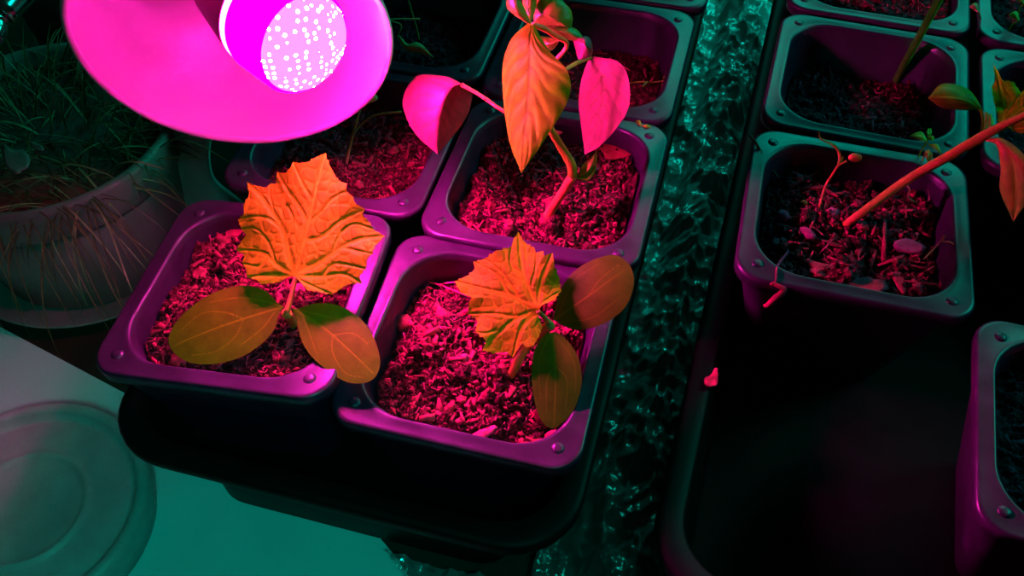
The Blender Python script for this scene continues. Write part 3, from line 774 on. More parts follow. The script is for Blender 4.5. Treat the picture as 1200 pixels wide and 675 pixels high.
oH = c7([(375, 258), (362, 215), (352, 160), (342, 118), (356, 100), (348, 40), (368, 70), (382, 98), (432, 98), (462, 130), (490, 110), (540, 150), (580, 170), (590, 230), (570, 290), (520, 310), (460, 300), (400, 272)])
vH = [([(378, 260), (430, 232), (500, 200), (580, 190)], .05), ([(378, 260), (395, 190), (350, 45)], .035), ([(378, 260), (430, 180), (462, 130)], .035), ([(378, 262), (450, 275), (560, 290)], .04), ([(400, 250), (470, 190), (540, 150)], .03)]
flat_leaf('jagged_leaf', M['leaf'], pH, oH, c7([(450, 210)])[0], [(c7(l), wd) for l, wd in vH], at(1172, 147, 3.1), (-.30, -.42, .86), curve=(-.3, .35), puff=.08, net=.4, seed=3, serrate=.08, rings=44, n=240, vein_h=.03, ripple=.15)

# --- little sprout with a bud
zS = POTS['H'](at(960, 246, -1.2))
pS = thing('sprout', 'thin pink sprout with a round red bud at its tip', 'sprout', at(960, 246, zS))
stem('stem', M['stem'], pS, zs(c8([(155, 520), (158, 470), (190, 360), (235, 285), (268, 232)]), [zS - .2, zS + .3, -.1, .5, 1.0]), [.05, .05, .05, .05, .055], seg=8)
stem('stem', M['stem'], pS, zs(c8([(268, 232), (290, 218), (322, 202)]), [1.0, 1.1, 1.2]), [.05, .04, .05], seg=8)
b = MB(); q = c8([(372, 180)])[0]
b.ellipsoid(at(q[0], q[1], 1.35), (.28, .17, .19), np.array(Matrix.Rotation(.2, 3, 'Z')), jit=.12); b.build('bud', M['stem'], pS, attr={'vein': np.zeros(b.n)})
ribbon_leaf('leaf', M['stem'], pS, zs(c8([(268, 235), (278, 160), (245, 110), (165, 66), (156, 22)]), [1.0, 1.4, 1.8, 2.1, 2.3]), zs(c8([(262, 232), (270, 160), (232, 108), (163, 70), (155, 22)]), [1.0, 1.4, 1.7, 2.05, 2.3]), zs(c8([(273, 235), (287, 160), (250, 98), (168, 60), (158, 22)]), [1.0, 1.4, 1.7, 2.05, 2.3]), nveins=2)
ribbon_leaf('leaf', M['greenstem'], pS, zs(c8([(276, 220), (290, 195), (300, 172)]), [1.05, 1.15, 1.3]), zs(c8([(272, 215), (282, 190), (298, 170)]), [1.05, 1.15, 1.3]), zs(c8([(280, 222), (302, 195), (302, 172)]), [1.05, 1.15, 1.3]), nveins=2)

# --- green weed at the back rim of that pot
pW = thing('weed', 'small bright green weed standing behind the slanting stem', 'weed', at(1069, 205, POTS['H'](at(1069, 205, -1.2))))
zW = POTS['H'](at(1069, 205, -1.2))
stem('stem', M['weed'], pW, zs(c7([(30, 465), (38, 430), (62, 368), (90, 322), (98, 305)]), [zW - .1, -.4, .2, .7, .9]), [.045, .045, .04, .04, .03], seg=7)
for m_, l_, r_ in (([(90, 322), (65, 298), (22, 300)], [(88, 325), (60, 318), (22, 300)], [(92, 318), (62, 285), (22, 300)]),
                   ([(95, 312), (96, 290), (100, 272)], [(92, 312), (86, 290), (92, 273)], [(99, 312), (108, 288), (106, 272)]),
                   ([(98, 315), (110, 310), (118, 312)], [(98, 312), (108, 302), (118, 310)], [(98, 318), (108, 322), (118, 314)]),
                   ([(94, 335), (125, 345), (144, 374)], [(94, 338), (118, 352), (142, 374)], [(95, 332), (132, 338), (146, 374)])):
    ribbon_leaf('leaf', M['weed'], pW, zs(c7(m_), [.8, .95, .8]), zs(c7(l_), [.8, .85, .8]), zs(c7(r_), [.8, .85, .8]), nu=16, nv=10, nveins=2)
ribbon_leaf('withered_leaf', M['stem'], pW, zs(c7([(88, 360), (98, 372), (96, 405)]), [.4, .5, .2]), zs(c7([(80, 362), (84, 385), (92, 405)]), [.4, .4, .2]), zs(c7([(95, 355), (112, 378), (100, 405)]), [.4, .4, .2]), nu=16, nv=10, nveins=2)
stem('stem', M['stem'], pW, zs(c7([(84, 365), (72, 395), (56, 425)]), [.45, .1, -.3]), [.035, .035, .03], seg=7)

# --- curled rootlet hanging below the slanting stem
b = MB()
b.tube([at(x, y, z) for x, y, z in zs(c7([(5, 490), (20, 515), (15, 545), (50, 565), (90, 560), (100, 540), (92, 515)]), [.2, 0, -.5, -.9, -.9, -.7, -.4])], [.035, .04, .04, .045, .04, .035, .02], seg=7)
b.tube([at(x, y, z) for x, y, z in zs(c7([(60, 470), (85, 482), (95, 500), (100, 545)]), [-.6, -.6, -.6, -.8])], [.03, .06, .03, .02], seg=7)
tag(b.build('tendril', M['dry'], attr={'vein': np.zeros(b.n)}), 'pale curled tendril looped on the compost under the slanting stem', 'tendril')

# --- thick green stalk in the pot behind
zI = POTS['I'](at(1048, 98, -2.0))
pI = thing('seedling_stalk', 'single thick bright green stalk rising out of the top of the photo', 'stalk', at(1048, 98, zI))
stem('stem', M['stalk'], pI, [(1046, 102, zI - .3), (1056, 82, zI + .8), (1080, 38, 1.2), (1107, -14, 4.0), (1122, -50, 5.4)], [.17, .18, .18, .18, .17])
ribbon_leaf('leaf', M['peppergreen'], pI, [(1122, -50, 5.4), (1150, -70, 5.7), (1180, -75, 5.2)], [(1122, -48, 5.4), (1150, -50, 5.3), (1180, -75, 5.2)], [(1122, -52, 5.4), (1152, -95, 5.3), (1180, -75, 5.2)])

# --- withered sprout in the pot under the lamp
cc = crop(80, 0, 2.595)
zC = POTS['C'](at(405, 195, -1.5))
pC = thing('withered_sprout', 'wilted brownish sprout between the lamp and the pepper leaf', 'sprout', at(405, 195, zC))
stem('stem', M['dry'], pC, zs(cc([(845, 500), (855, 450), (872, 385), (905, 275)]), [zC - .1, zC + .6, .3, 1.8]), [.07, .07, .06, .04], seg=8)
stem('stem', M['dry'], pC, zs(cc([(868, 405), (895, 375), (935, 350), (1012, 340)]), [.1, .4, .8, 1.2]), [.045, .045, .045, .05], seg=8)
ribbon_leaf('withered_leaf', M['dry'], pC, zs(cc([(900, 262), (912, 285), (905, 318)]), [1.9, 1.9, 1.5]), zs(cc([(898, 264), (896, 290), (900, 318)]), [1.9, 1.7, 1.5]), zs(cc([(905, 260), (942, 298), (908, 318)]), [1.9, 1.6, 1.5]), nveins=2)
# pale leaf and stalk in the pot behind the lamp
ce = crop(430, 0, 5.19)
zE = POTS['E'](at(492, 48, -2))
pE = thing('wilting_seedling', 'dim wilting seedling with a folded pale leaf right of the lamp', 'seedling', at(492, 48, zE))
stem('stem', M['dry'], pE, zs(ce([(318, 250), (300, 170), (250, 0), (240, -60)]), [zE - .1, zE + .8, 1.2, 2.0]), [.06, .06, .06, .05], seg=8)
ribbon_leaf('withered_leaf', M['dry'], pE, zs(ce([(190, 215), (240, 275), (320, 285), (408, 352)]), [0, 0.2, .2, -.3]), zs(ce([(185, 225), (235, 305), (320, 325), (408, 352)]), [0, -.2, -.2, -.3]), zs(ce([(195, 210), (250, 268), (300, 262), (408, 352)]), [0, .1, 0, -.3]), nveins=3, bulge=.2)
stem('leaf_stalk', M['dry'], pE, zs(ce([(190, 215), (205, 150), (130, 120)]), [0, .5, .8]) + [(492, 22, .5)], [.04, .04, .04, .04], seg=8)
# tiny sprout in the deep pot
cf = crop(640, 0, 4.82)
zF = POTS['F'](at(738, 98, -2.2))
pF = thing('sprout', 'tiny pale sprout lying in the teal-edged pot', 'sprout', at(738, 98, zF))
stem('stem', M['greenstem'], pF, zs(cf([(470, 470), (530, 462), (600, 465), (670, 455)]), [zF, zF + .4, zF + .6, zF + .8]), [.04, .04, .04, .035], seg=7)
for m_, l_, r_ in (([(670, 455), (680, 440), (682, 420)], [(662, 455), (660, 435), (680, 420)], [(676, 455), (692, 440), (684, 420)]), ([(665, 460), (668, 480), (664, 495)], [(660, 462), (650, 482), (662, 495)], [(672, 460), (680, 480), (668, 495)]),
                   ([(575, 462), (560, 475), (545, 492)], [(570, 460), (550, 475), (543, 490)], [(580, 465), (565, 482), (548, 494)])):
    ribbon_leaf('leaf', M['greenstem'], pF, zs(cf(m_), [zF + .8] * 3), zs(cf(l_), [zF + .7] * 3), zs(cf(r_), [zF + .7] * 3), nu=12, nv=8, nveins=2)
# little sprout on the pepper pot's back corner
zP = POTS['D'](at(751, 165, -1.3))
cs = crop(700, 110, 7.5)
pP = thing('sprout', 'tiny yellow sprout in the back right corner of the pepper pot', 'sprout', at(751, 166, zP))
stem('stem', M['dry'], pP, zs(cs([(378, 420), (375, 350), (385, 300), (395, 280)]), [zP - .1, -.5, 0, .2]), [.04, .045, .045, .04], seg=7)
stem('stem', M['dry'], pP, zs(cs([(378, 360), (420, 370), (462, 412)]), [-.4, -.4, -.7]), [.035, .035, .03], seg=7)
for m_, l_, r_ in (([(390, 290), (365, 250), (335, 240)], [(385, 292), (350, 262), (335, 242)], [(396, 285), (375, 238), (336, 235)]), ([(395, 280), (435, 285), (475, 290)], [(395, 288), (435, 302), (476, 298)], [(395, 275), (440, 272), (475, 280)])):
    ribbon_leaf('leaf', M['greenstem'], pP, zs(cs(m_), [.2, .3, .2]), zs(cs(l_), [.2, .2, .2]), zs(cs(r_), [.2, .2, .2]), nu=12, nv=8, nveins=2)
# weeds in the top right pot
zQ = POTS['Q'](at(1175, 30, -.5))
for k, (x, y, dx, h_) in enumerate(((1180, 40, 14, 1.4), (1150, 30, -3, 1.2), (1192, 20, 8, 1.5))):
    pq = thing('weed', ['thin green weed bending right in the top right pot', 'pale dry weed stem in the top right pot beside the teal rim', 'thin weed stem at the very top right corner'][k], 'weed', at(x, y, POTS['Q'](at(x, y, -.5))), group='weeds in the top right pot')
    z0 = POTS['Q'](at(x, y, -.5))
    stem('stem', M['weed'] if k != 1 else M['dry'], pq, [(x, y, z0 - .1), (x + dx * .4, y - 10, z0 + .5), (x + dx, y - 16, z0 + h_)], [.04, .04, .03], seg=7)
    ribbon_leaf('leaf', M['weed'] if k != 1 else M['dry'], pq, [(x + dx, y - 16, z0 + h_), (x + dx - 5, y - 22, z0 + h_ + .2), (x + dx - 12, y - 22, z0 + h_)], [(x + dx, y - 15, z0 + h_), (x + dx - 6, y - 18, z0 + h_), (x + dx - 12, y - 22, z0 + h_)], [(x + dx + 1, y - 17, z0 + h_), (x + dx - 4, y - 26, z0 + h_), (x + dx - 12, y - 22, z0 + h_)], nu=12, nv=8, nveins=2)

# ---------------------------------------------------------------- loose pieces on the soil and rims
def flake(label, pts, z, mat, name='bark_chip', thick=.06, cat='chip', curl=.12, jag=.15, group=None):
    """a shard with real thickness; pts is its outline as pixels, z its height"""
    c = np.mean(np.array(pts, float), axis=0)
    P = smooth_closed(np.array(pts, float), len(pts) * 4)
    P = c + (P - c) * (1 + jag * rng.normal(0, .35, (len(P), 1)))
    T = np.array([at(x, y, z) for x, y in P]); cc_ = at(c[0], c[1], z)
    rings = []
    for s, dz in ((1, -thick), (1, 0), (.72, thick * .6), (.35, thick), (.02, thick * .9)):
        q = cc_ + (T - cc_) * s
        q = q + np.array([0, 0, 1.0]) * (dz + curl * (np.linalg.norm(q - cc_, axis=1)[:, None] ** 2) + .05 * fbm(q[:, 0] * 3, q[:, 1] * 3)[:, None] * (s < .9))
        rings.append(q)
    b = MB(); b.grid(np.array(rings), closed_v=True)
    b.f.append(tuple(range(len(P)))[::-1]); b.m.append(0)
    return tag(b.build(name, mat), label, cat, group)

def sH(x, y, d=.22): return POTS['H'](at(x, y, -1.3)) + d
def sB(x, y, d=.08): return POTS['B'](at(x, y, -1.1)) + d
def sA(x, y, d=.08): return POTS['A'](at(x, y, -.9)) + d
def sD(x, y, d=.08): return POTS['D'](at(x, y, -1.1)) + d
GH = 'bark shards round the slanting stem'
flake('bright red jagged bark shard left of centre at the front of the right pot', [(945, 305), (960, 308), (985, 312), (992, 312), (983, 325), (972, 330), (958, 322), (950, 312)], sH(968, 317), M['chip'], group=GH)
flake('long red bark shard lying along the front rim of the right pot', [(983, 331), (1003, 326), (1030, 328), (1040, 340), (1020, 346), (995, 342)], sH(1012, 335), M['chip'], group=GH)
flake('flat purple-brown bark shard in the middle of the right pot', [(1047, 286), (1062, 280), (1082, 288), (1078, 297), (1055, 295)], sH(1065, 290), M['stone'], group=GH)
flake('curved pink shard standing at the front right of the slanting stem pot', [(1046, 322), (1056, 320), (1062, 338), (1060, 346), (1053, 338)], sH(1054, 333), M['chip'], group=GH)
flake('orange-red crumbled shard near the front right corner of the right pot', [(1068, 328), (1076, 328), (1086, 338), (1082, 345), (1074, 342)], sH(1077, 336), M['chip'], group=GH)
flake('large crimson bark piece against the right wall of the right pot', [(1098, 335), (1110, 318), (1118, 305), (1122, 312), (1118, 332), (1108, 342)], sH(1108, 328), M['chip'], group=GH)
flake('small pink folded shard at the right back of the right pot', [(1100, 238), (1110, 230), (1118, 229), (1114, 240), (1104, 245)], sH(1108, 238), M['chip'], group=GH)
flake('wide dead red leaf piece at the back of the pepper pot', [(702, 172), (716, 166), (735, 165), (750, 168), (742, 180), (728, 185), (714, 187), (706, 180)], sD(725, 176, .35), M['deadleaf'], 'dead_leaf', cat='leaf', thick=.03, curl=.05)
flake('long pink wood splinter at the front of the right cucumber pot', [(541, 519), (555, 508), (575, 500), (584, 502), (570, 512), (552, 521)], sB(562, 511), M['fibre'], group='splinters in the right cucumber pot')
flake('dark red hollow bark piece by the front rim of the right cucumber pot', [(608, 515), (625, 512), (642, 520), (640, 530), (622, 532), (612, 526)], sB(625, 522), M['twig'], group='splinters in the right cucumber pot')
flake('pink shard below the tip of the seed leaf in the right cucumber pot', [(640, 508), (650, 503), (652, 512), (646, 525), (638, 520)], sB(645, 513), M['fibre'], group='splinters in the right cucumber pot')
flake('bright pink bark flake behind the stem of the left cucumber seedling', [(322, 345), (330, 338), (346, 333), (358, 337), (350, 350), (335, 358), (325, 352)], sA(340, 346, .3), M['fibre'], thick=.05)
flake('red shard by the left edge of the jagged leaf in the left pot', [(262, 268), (275, 264), (290, 268), (285, 276), (270, 277)], sA(275, 270), M['chip'])
flake('red flake among the compost left of the left seed leaf', [(225, 318), (235, 313), (243, 318), (236, 326), (226, 326)], sA(234, 320), M['chip'])
def pebble(label, px, py, z, r, mat=None, rot=0, name='pebble', cat='pebble'):
    b = MB(); b.ellipsoid(at(px, py, z), r, np.array(Euler((.2, .1, rot)).to_matrix()), seg=18, jit=.22)
    return tag(b.build(name, mat or M['stone']), label, cat)
pebble('round red lump on the compost near the left wall of the right cucumber pot', 472, 378, sB(472, 378, .12), (.40, .38, .34), M['chip'], name='soil_lump', cat='lump')
pebble('small oval grey-pink pebble in the right cucumber pot', 543, 421, sB(543, 421, .1), (.24, .18, .2), rot=1.2)
pebble('small round pink seed left of the thin sprout', 942, 238, sH(942, 238, .12), (.15, .12, .12), M['stem'], name='seed', cat='seed')
pebble('brown round lump at the left of the right pot', 917, 254, sH(917, 254, .1), (.28, .26, .24), M['stone'], name='soil_lump', cat='lump')
pebble('oval mauve pebble left of the slanting stem foot', 946, 274, sH(946, 274, .1), (.36, .2, .2), M['stone'], rot=-.5)
pebble('small dark pebble right of the thin sprout foot', 975, 250, sH(975, 250, .05), (.3, .25, .2), M['stone'], rot=.6)
# twigs
b = MB()
b.tube([at(878, 158, .35), at(886, 168, .35), at(898, 190, -.35), at(912, 208, -1.0), at(922, 220, -1.3)], [.05, .065, .055, .05, .03], seg=7)
b.tube([at(893, 180, .0), at(895, 184, -.1), at(892, 176, .25)], [.05, .04, .02], seg=6)
tag(b.build('twig', M['twig']), 'thin dark red twig leaning over the back left corner of the right pot', 'twig')
cr = crop(840, 270, 7.5)
rp = thing('root_strand', 'red root strand with a bark scrap hanging over the front rim of the right pot', 'root', at(911, 322, .15))
b = MB(); b.tube([at(x, y, z) for x, y, z in zs(cr([(585, 150), (622, 188), (550, 285), (525, 340), (518, 430), (500, 470)]), [-.9, -.7, -.2, .2, .22, .12])], [.04, .05, .06, .045, .045, .05], seg=7)
b.tube([at(x, y, z) for x, y, z in zs(cr([(622, 188), (680, 205)]), [-.7, -.8])], [.035, .02], seg=6)
b.build('strand', M['fibre'], rp)
b = MB()
b.tube([at(x, y, z) for x, y, z in zs(cr([(470, 480), (500, 470), (560, 500), (590, 530), (520, 590), (440, 660), (410, 655)]), [.1, .15, .1, 0, -.2, -.5, -.6])], [.05, .08, .1, .13, .14, .10, .04], seg=8)
b.build('bark_scrap', M['chip'], rp)
flake('small curled orange scrap lying on the left lip of the right tray', [(824, 445), (832, 440), (838, 433), (842, 438), (840, 452), (828, 455)], -2.93, M['chip'], 'leaf_scrap', cat='scrap', thick=.05, curl=.6)
b = MB(); b.tube([at(x, y, z) for x, y, z in ((1082, 304, -.5), (1098, 288, -.3), (1107, 276, .1), (1104, 283, -.1), (1114, 284, 0), (1124, 292, -.1))], [.02, .03, .045, .03, .035, .02], seg=7)
tag(b.build('straw', M['dry'], attr={'vein': np.zeros(b.n)}), 'pale forked straw by the right wall of the right pot', 'straw')
b = MB(); b.tube([at(956, 302, sH(956, 302, .1)), at(966, 291, sH(966, 291, .25)), at(975, 282, sH(975, 282, .3))], .025, seg=6); b.tube([at(968, 290, sH(968, 290, .25)), at(984, 303, sH(984, 303, .1))], .02, seg=6, smooth=0)
tag(b.build('rootlet', M['fibre']), 'thin pink crossed rootlet in front of the slanting stem foot', 'root')
b = MB(); b.tube([at(500, 330, sB(500, 330, .35)), at(515, 334, sB(515, 334, .3)), at(535, 342, sB(535, 342, .25)), at(552, 348, sB(552, 348, .1))], [.03, .05, .05, .03], seg=6); b.tube([at(512, 334, sB(512, 334, .3)), at(530, 331, sB(530, 331, .4)), at(548, 333, sB(548, 333, .3))], [.03, .035, .02], seg=6)
tag(b.build('rootlet', M['fibre']), 'pale forked rootlet near the back wall of the right cucumber pot', 'root')

# ---------------------------------------------------------------- clear film between the trays
nx, ny = 150, 520
xs = np.linspace(-4.5, 10.0, nx); ys = np.linspace(-15, 37, ny)
X, Y = np.meshgrid(xs, ys, indexing='ij')
mid = 6.55 + .047 * Y
off = X - mid
wd_ = np.clip(abs(off) / 1.5, 0, 1)
def worley(x, y, seed):
    """distance to the nearest of scattered points: sharp creases between soft dents"""
    xi = np.floor(x).astype(np.int64); yi = np.floor(y).astype(np.int64)
    best = np.full(x.shape, 9.0); sec = np.full(x.shape, 9.0)
    for dx in (-1, 0, 1):
        for dy in (-1, 0, 1):
            a_, b_ = xi + dx, yi + dy
            k = a_ * 73856093 ^ b_ * 19349663 ^ seed * 83492791
            d = np.hypot(a_ + _perm[k & 65535] - x, b_ + _perm[(k * 31 + 7) & 65535] - y)
            sec = np.where(d < best, best, np.minimum(sec, d)); best = np.minimum(best, d)
    return best, sec - best
warp = fbm(X * .5 + 3, Y * .3, 0, 3)
w1, e1 = worley(X * .62 + warp, Y * .15 + warp * .6, 1)
w2, e2 = worley(X * 1.0 + Y * .22 + warp, Y * .42 - X * .35, 2)
w3, e3 = worley(X * 1.5 - Y * .9, Y * 1.0 + X * .7 + warp, 3)
w4, e4 = worley(X * 3.2 + Y * .6, Y * 1.4 - X * .9, 4)
cr_ = (w1 - .5) * 1.1 + (w2 - .5) * .75 + (w3 - .5) * .38 + (w4 - .5) * .13 + .16 * np.exp(-e2 / .06) + .08 * np.exp(-e3 / .06)
Z = -6.7 - 1.35 * wd_ ** 2 + cr_ * (1.35 - .7 * wd_)
front = np.clip((-3.5 - Y) / 3, 0, 1)
Zf = -8.45 + cr_ * .8
side = np.clip((4.9 - X) / .8, 0, 1)
Z = np.where(X > mid + 1.1, np.minimum(Z, -7.6 + cr_ * .3), Z)
Z = Z * (1 - np.maximum(front, side)) + Zf * np.maximum(front, side)
Z = np.where(Z < -8.9, -8.9 - .1 * np.tanh(-8.9 - Z), Z)
Z = np.clip(Z, -9.05, -3.8)
P = np.stack([X, Y, Z], -1)
b = MB(); fs = []
for i in range(nx - 1):
    for j in range(ny - 1):
        x, y = xs[i], ys[j]
        if x < 3.1 + .03 * y and y > -5.2: continue
        if x < np.interp(y, [-16, -12, -9.5, -7.4, -6.0, -5.1], [.35, .25, -.15, -.95, -2.0, -3.2]): continue
        if x > 8.7 + .06 * y: continue
        fs.append((i * ny + j, (i + 1) * ny + j, (i + 1) * ny + j + 1, i * ny + j + 1))
b.add(P.reshape(-1, 3), fs)
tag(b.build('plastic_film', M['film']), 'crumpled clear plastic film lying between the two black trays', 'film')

# ---------------------------------------------------------------- white board and round tin
out = [(-48, 8.0), (-25.4, 1.76), (-16.74, -.56), (-7.5, -3.0)] + [(-5.6, -3.45), (-4.7, -3.75), (-3.9, -4.2), (-2.6, -5.1), (-1.6, -6.0), (-.6, -7.4), (.2, -9.5), (.6, -12), (.7, -16), (-48, -16)]
o = np.array(out); n_ = len(o)
b = MB(); b.add(np.r_[np.c_[o, np.full(n_, -9.0)], np.c_[o, np.full(n_, -9.11)]], [tuple(reversed(range(n_))), tuple(range(n_, 2 * n_))] + [(i, (i + 1) % n_, n_ + (i + 1) % n_, n_ + i) for i in range(n_)])
tag(b.build('paper_sheet', M['paper'], smooth=False), 'large white paper sheet with a curved right edge under the tin and tray corner', 'paper')

tc = np.array([-17.55, -7.3, 0]); TR = 4.95; tz = -7.0
tin = thing('round_tin', 'low round grey tin with a ringed lid at the lower left', 'tin', (tc[0], tc[1], -9.0))
b = MB(); b.lathe([(.1, -9.0), (TR - .35, -9.0), (TR - .18, -8.9), (TR - .15, -7.9), (TR - .25, -7.75), (.1, -7.75)], tc, (0, 0, 1), 120); b.build('body', M['lid'], tin)
b = MB(); b.lathe([(TR - .12, -8.0), (TR + .02, -8.0), (TR + .05, -7.9), (TR + .05, -7.2), (TR, -7.02), (TR - .12, -6.93), (TR - .28, -6.9), (TR - .42, -6.95), (TR - .52, -7.08), (TR - .64, -7.4), (TR - .85, -7.45), (TR - 1.0, -7.33), (3.3, -7.27),
                   (2.75, -7.25), (2.62, -7.2), (2.52, -7.1), (2.42, -7.1), (2.32, -7.22), (2.15, -7.28), (1.0, -7.27), (.02, -7.27)], tc, (0, 0, 1), 160)
lid = b.build('lid', M['lid'], tin)
hp = at(6, 555, -7.26)
b = MB(); b.lathe([(.001, .012), (.06, .012), (.075, .006), (.08, -.01)], hp, (0, 0, 1), 16); b.build('speck', M['black'], lid)

# ---------------------------------------------------------------- pale pot with grass
gc = np.array([-23.7, 8.3, 0])
gp = thing('grass_pot', 'pale round pot of dry grass on a saucer at the left edge', 'pot', (gc[0], gc[1], TABLE))
b = MB(); b.lathe([(.1, TABLE + .3), (4.9, TABLE + .3), (5.1, TABLE + .45), (6.0, -2.9), (5.85, -2.85), (5.75, -3.4)], gc, (0, 0, 1), 90); b.build('body', M['whitepot'], gp)
b = MB(); b.lathe([(5.95, -2.95), (6.22, -2.9), (6.28, -2.75), (6.35, -1.25), (6.28, -1.05), (6.1, -1.0), (5.92, -1.05), (5.82, -1.3), (5.7, -3.4), (5.6, -5)], gc, (0, 0, 1), 90); b.build('rim', M['whitepot'], gp)
b = MB(); b.lathe([(.1, TABLE), (5.6, TABLE), (6.7, TABLE + .9), (6.75, TABLE + 1.0), (6.62, TABLE + 1.0), (5.5, TABLE + .25), (.1, TABLE + .28)], gc, (0, 0, 1), 90); b.build('saucer', M['whitepot'], gp)
b = MB()
rr = np.linspace(.02, 5.75, 24); th = np.linspace(0, 2 * np.pi, 60, endpoint=False)
Rr, Th = np.meshgrid(rr, th, indexing='ij')
gx, gy = gc[0] + Rr * np.cos(Th), gc[1] + Rr * np.sin(Th)
b.grid(np.stack([gx, gy, -2.1 + .3 * fbm(gx, gy) + .2 * fbm(gx * 3, gy * 3)], -1), closed_v=True)
tag(b.build('potting_soil', M['twig']), 'dark soil under the grass in the pale round pot', 'soil', kind='stuff')
b = MB()
def blade(b, p, az, ln, lift, droop, wdt, mi):
    p = np.array(p, float); el = lift
    pts = [p.copy()]; n_ = 9
    for k in range(n_):
        el -= droop / n_
        p = p + ln / n_ * np.array([math.cos(az) * math.cos(el), math.sin(az) * math.cos(el), math.sin(el)])
        az += rng.normal(0, .06)
        pts.append(p.copy())
    pts = np.array(pts)
    side = np.array([-math.sin(az), math.cos(az), 0])
    wv = wdt * np.sin(np.linspace(.35, math.pi * .98, len(pts)))[:, None]
    up = np.array([0, 0, 1.0]) * wv * .35
    b.grid(np.stack([pts - side * wv + up, pts, pts + side * wv + up], 1), mi=mi)
for k in range(520):
    a = rng.uniform(0, 6.28); r_ = 5.4 * math.sqrt(rng.random())
    blade(b, (gc[0] + r_ * math.cos(a), gc[1] + r_ * math.sin(a), -2.3), a + rng.normal(0, .9), rng.uniform(2.2, 6.0), rng.uniform(.5, 1.45), rng.uniform(.4, 2.6), rng.uniform(.025, .07), 0 if rng.random() < .6 else 1)
for k in range(70):                                # long blades hanging over the rim
    a = rng.uniform(-2.5, -.6)
    blade(b, (gc[0] + 5.3 * math.cos(a), gc[1] + 5.3 * math.sin(a), -1.9), a + rng.normal(0, .35), rng.uniform(5, 9), rng.uniform(.7, 1.2), rng.uniform(2.2, 2.75), rng.uniform(.02, .045), 0 if rng.random() < .7 else 1)
tag(b.build('grass_tuft', [M['grass'], M['drygrass']], attr={'vein': np.zeros(b.n)}), 'tangled green and dry grass spilling over the pale round pot', 'grass', kind='stuff')
# broad teal-lit leaf bits in the grass
for k, (pl, lab) in enumerate(((((36, 166), (44, 168), (52, 174), (47, 177), (38, 172)), 'small pale leaf scrap lying in the grass tuft'), (((4, 172), (14, 176), (30, 178), (34, 196), (20, 205), (6, 195)), 'broad pale scrap half hidden in the grass at the left edge'))):
    flake(lab, list(pl), .3 if k == 0 else -.6, M['whitepot'], 'leaf_scrap', cat='scrap', thick=.04, curl=.1)

# pale box planter behind the grass
b = MB()
pc = at(70, 30, -1.0) + np.array([0, 4.6, 0])
R = Matrix.Rotation(-.18, 3, 'Z')
rings = [rsq(.2, .2, .1, TABLE), rsq(4.0, 2.6, .8, TABLE), rsq(4.6, 3.1, .9, -1.9), rsq(4.95, 3.4, 1.0, -1.85), rsq(5.0, 3.45, 1.0, -.4), rsq(4.9, 3.35, .95, -.25), rsq(4.6, 3.05, .9, -.3), rsq(4.4, 2.9, .8, -4), rsq(.2, .2, .1, -4)]
b.grid(np.array([xf(r, (pc[0], pc[1], 0), R) for r in rings]), closed_v=True)
tag(b.build('planter_box', M['whitepot']), 'pale planter box behind the grass pot at the top left', 'planter')

# ---------------------------------------------------------------- grey bracket behind the near left pot
by = 9.6
def on_y(px, py, y):
    d = CR @ np.array([(px - 600) / FPX, -(py - 337.5) / FPX, -1.0])
    return CAM_POS + d * ((y - CAM_POS[1]) / d[1])
br = thing('grey_bracket', 'grey plastic bracket with a small hole standing below the lamp shade', 'bracket', (-15.6, by, TABLE))
rows = [(140, 184, 262), (165, 186, 246), (190, 190, 243), (215, 197, 250), (240, 204, 280), (262, 210, 300)]
Lp = spline([on_y(l, y, by) for y, l, r in rows], 24); Rp = spline([on_y(r, y, by) for y, l, r in rows], 24)
fr_ = np.array([[Lp[i] * (1 - s) + Rp[i] * s + np.array([0, .35 * (2 * s - 1) ** 4 - .25, 0]) for s in np.linspace(0, 1, 14)] for i in range(24)])
ext = fr_[-1] * np.array([1, 1, 0]) + np.array([0, 0, TABLE])
fr_ = np.concatenate([fr_, ext[None]])
bk = fr_ + np.array([0, .22, 0])
b = MB(); ring = np.concatenate([fr_, bk[:, ::-1]], axis=1)
b.grid(ring, closed_v=True)
b.build('plate', M['grey'], br)
b = MB(); b.tube([on_y(180, 137, by - .15), on_y(200, 141, by - .15), on_y(270, 152, by - .15)], [.33, .36, .36], seg=16)
b.build('lip', M['grey'], br)
hc = on_y(202, 196, by - .27)
b = MB(); b.lathe([(.12, .02), (.2, .05), (.28, .03), (.3, -.03)], hc, (0, -1, .1), 20)
b.lathe([(.001, .03), (.13, .02)], hc, (0, -1, .1), 20)
b.build('hole', M['black'], br)

# ---------------------------------------------------------------- clip lamp with magenta grow bulb
LC = at(274, 48, 7.4)
depth = np.dot(LC - CAM_POS, VIEW)
RS = 178.8 / FPX * depth
nS = unit(.5 * (-VIEW) + .866 * (.106 * RIGHT - .994 * UP))
lamp = thing('clip_lamp', 'round lamp shade with a glowing magenta grow bulb at the top left', 'lamp', (-36, -2, -9.0))
b = MB()
inner = [(RS * .995, 0.0), (RS * .975, -.25), (RS * .93, -.8), (RS * .85, -1.6), (RS * .74, -2.5), (RS * .60, -3.4), (RS * .46, -4.1), (RS * .33, -4.6), (RS * .30, -5.4), (.02, -5.5)]
b.lathe(inner, LC, nS, 128)
b.build('reflector', M['enamel'], lamp)
b = MB()
b.lathe([(r + .14, s - .02) for r, s in inner[:-2]] + [(2.3, -6.6), (2.0, -9.0), (.05, -9.1)], LC, nS, 128)
b.build('shade', M['black'], lamp)
b = MB()
b.lathe([(RS + .14 * math.cos(a) + .07, .14 * math.sin(a)) for a in np.linspace(0, 2 * math.pi, 13)], LC, nS, 128)
b.build('rim', M['enamel'], lamp)
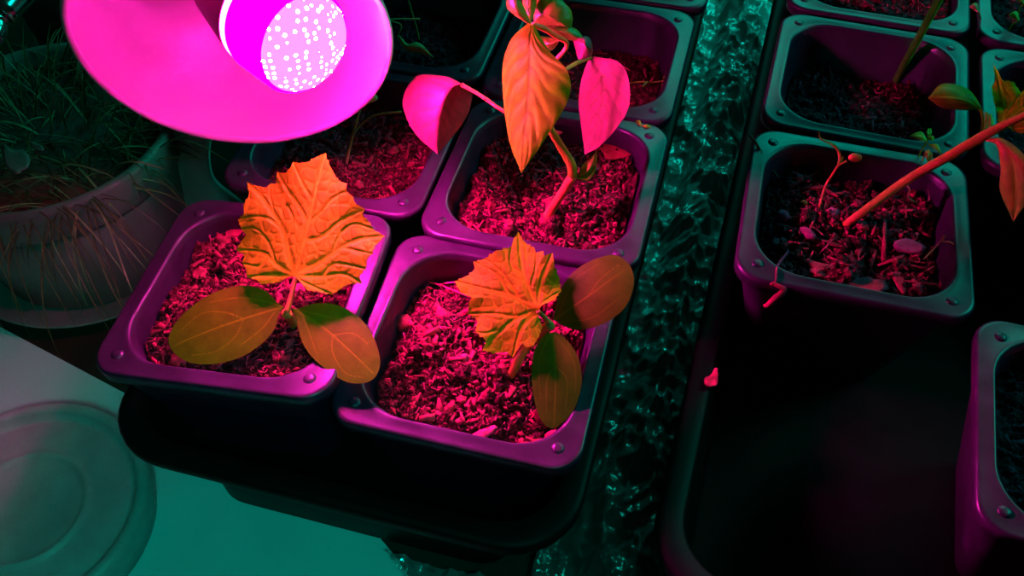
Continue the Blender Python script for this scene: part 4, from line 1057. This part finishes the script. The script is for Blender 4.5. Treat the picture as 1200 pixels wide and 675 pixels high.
aB = unit(.46 * (-VIEW) + .888 * (.80 * RIGHT - .60 * UP))
BR = 60.0 / FPX * depth
p_face = on_plane(357, 52, LC + nS * 2.0, nS)
bulb = thing('bulb', None, None, (-36, -2, -9.0)); bulb.parent = lamp; bulb.matrix_basis = Matrix.Identity(4)
def sub(o):                                        # bulb parts are built in world space under the lamp, then hung on the bulb
    o.parent = bulb; return o
b = MB(); b.lathe([(BR * .40, -5.3), (BR * .60, -5.0), (BR * .97, -2.35), (BR * .97, -2.3)], p_face, aB, 64, cap0=True)
sub(b.build('housing', M['housing'], lamp))
b = MB(); b.lathe([(BR * .96, -2.3), (BR * .96, -1.95)], p_face, aB, 64); sub(b.build('light_slit', M['slit'], lamp))
b = MB(); b.lathe([(BR * .98, -1.95), (BR, -1.85), (BR, -.15), (BR * .97, -.03), (BR * .93, 0)], p_face, aB, 64); sub(b.build('diffuser_band', M['band'], lamp))
b = MB(); b.lathe([(BR * .93, 0), (BR * .86, .22), (BR * .7, .42), (BR * .45, .6), (BR * .2, .68), (.01, .7)], p_face, aB, 64)
sub(b.build('lens', M['lens'], lamp))
# chrome arm reaching from the shade's back round to the shelf, with a spring coil
back = LC - nS * 9.0
arm_a = at(45, -45, 6.6); arm_c = at(-40, 66, 5.0)
b = MB(); b.tube([back, back + np.array([-3, 3, 3.5]), back + np.array([-7, 3, 4.0]), (arm_a + back + np.array([-7, 2, 3])) / 2, arm_a, at(-1, 16, 5.9)], [.5, .5, .55, .6, .64, .66], seg=24, smooth=10)
b.build('arm', M['chrome'], lamp)
b = MB()
t_ = np.linspace(0, 1, 220)
axis_d = unit(arm_c - at(-1, 16, 5.9)); q0 = at(-1, 16, 5.9); a1 = unit(np.cross(axis_d, [0, 0, 1])); a2 = np.cross(axis_d, a1)
Lc = np.linalg.norm(arm_c - q0)
tw = t_ * 2 * math.pi * 10
b.tube(q0 + t_[:, None] * axis_d * Lc + .50 * (np.cos(tw)[:, None] * a1 + np.sin(tw)[:, None] * a2), .10, seg=7, smooth=2)
b.tube([q0, arm_c, np.array([-33, 1, 1.0]), np.array([-36, -2, -8.6])], [.42, .42, .42, .42], seg=16)
b.build('spring', M['chrome'], lamp)
b = MB(); b.lathe([(.05, TABLE), (3.0, TABLE), (3.1, TABLE + .3), (2.9, TABLE + .5), (.6, TABLE + .9), (.05, TABLE + .9)], (-36, -2, .12), (0, 0, 1), 48); b.build('foot', M['black'], lamp)
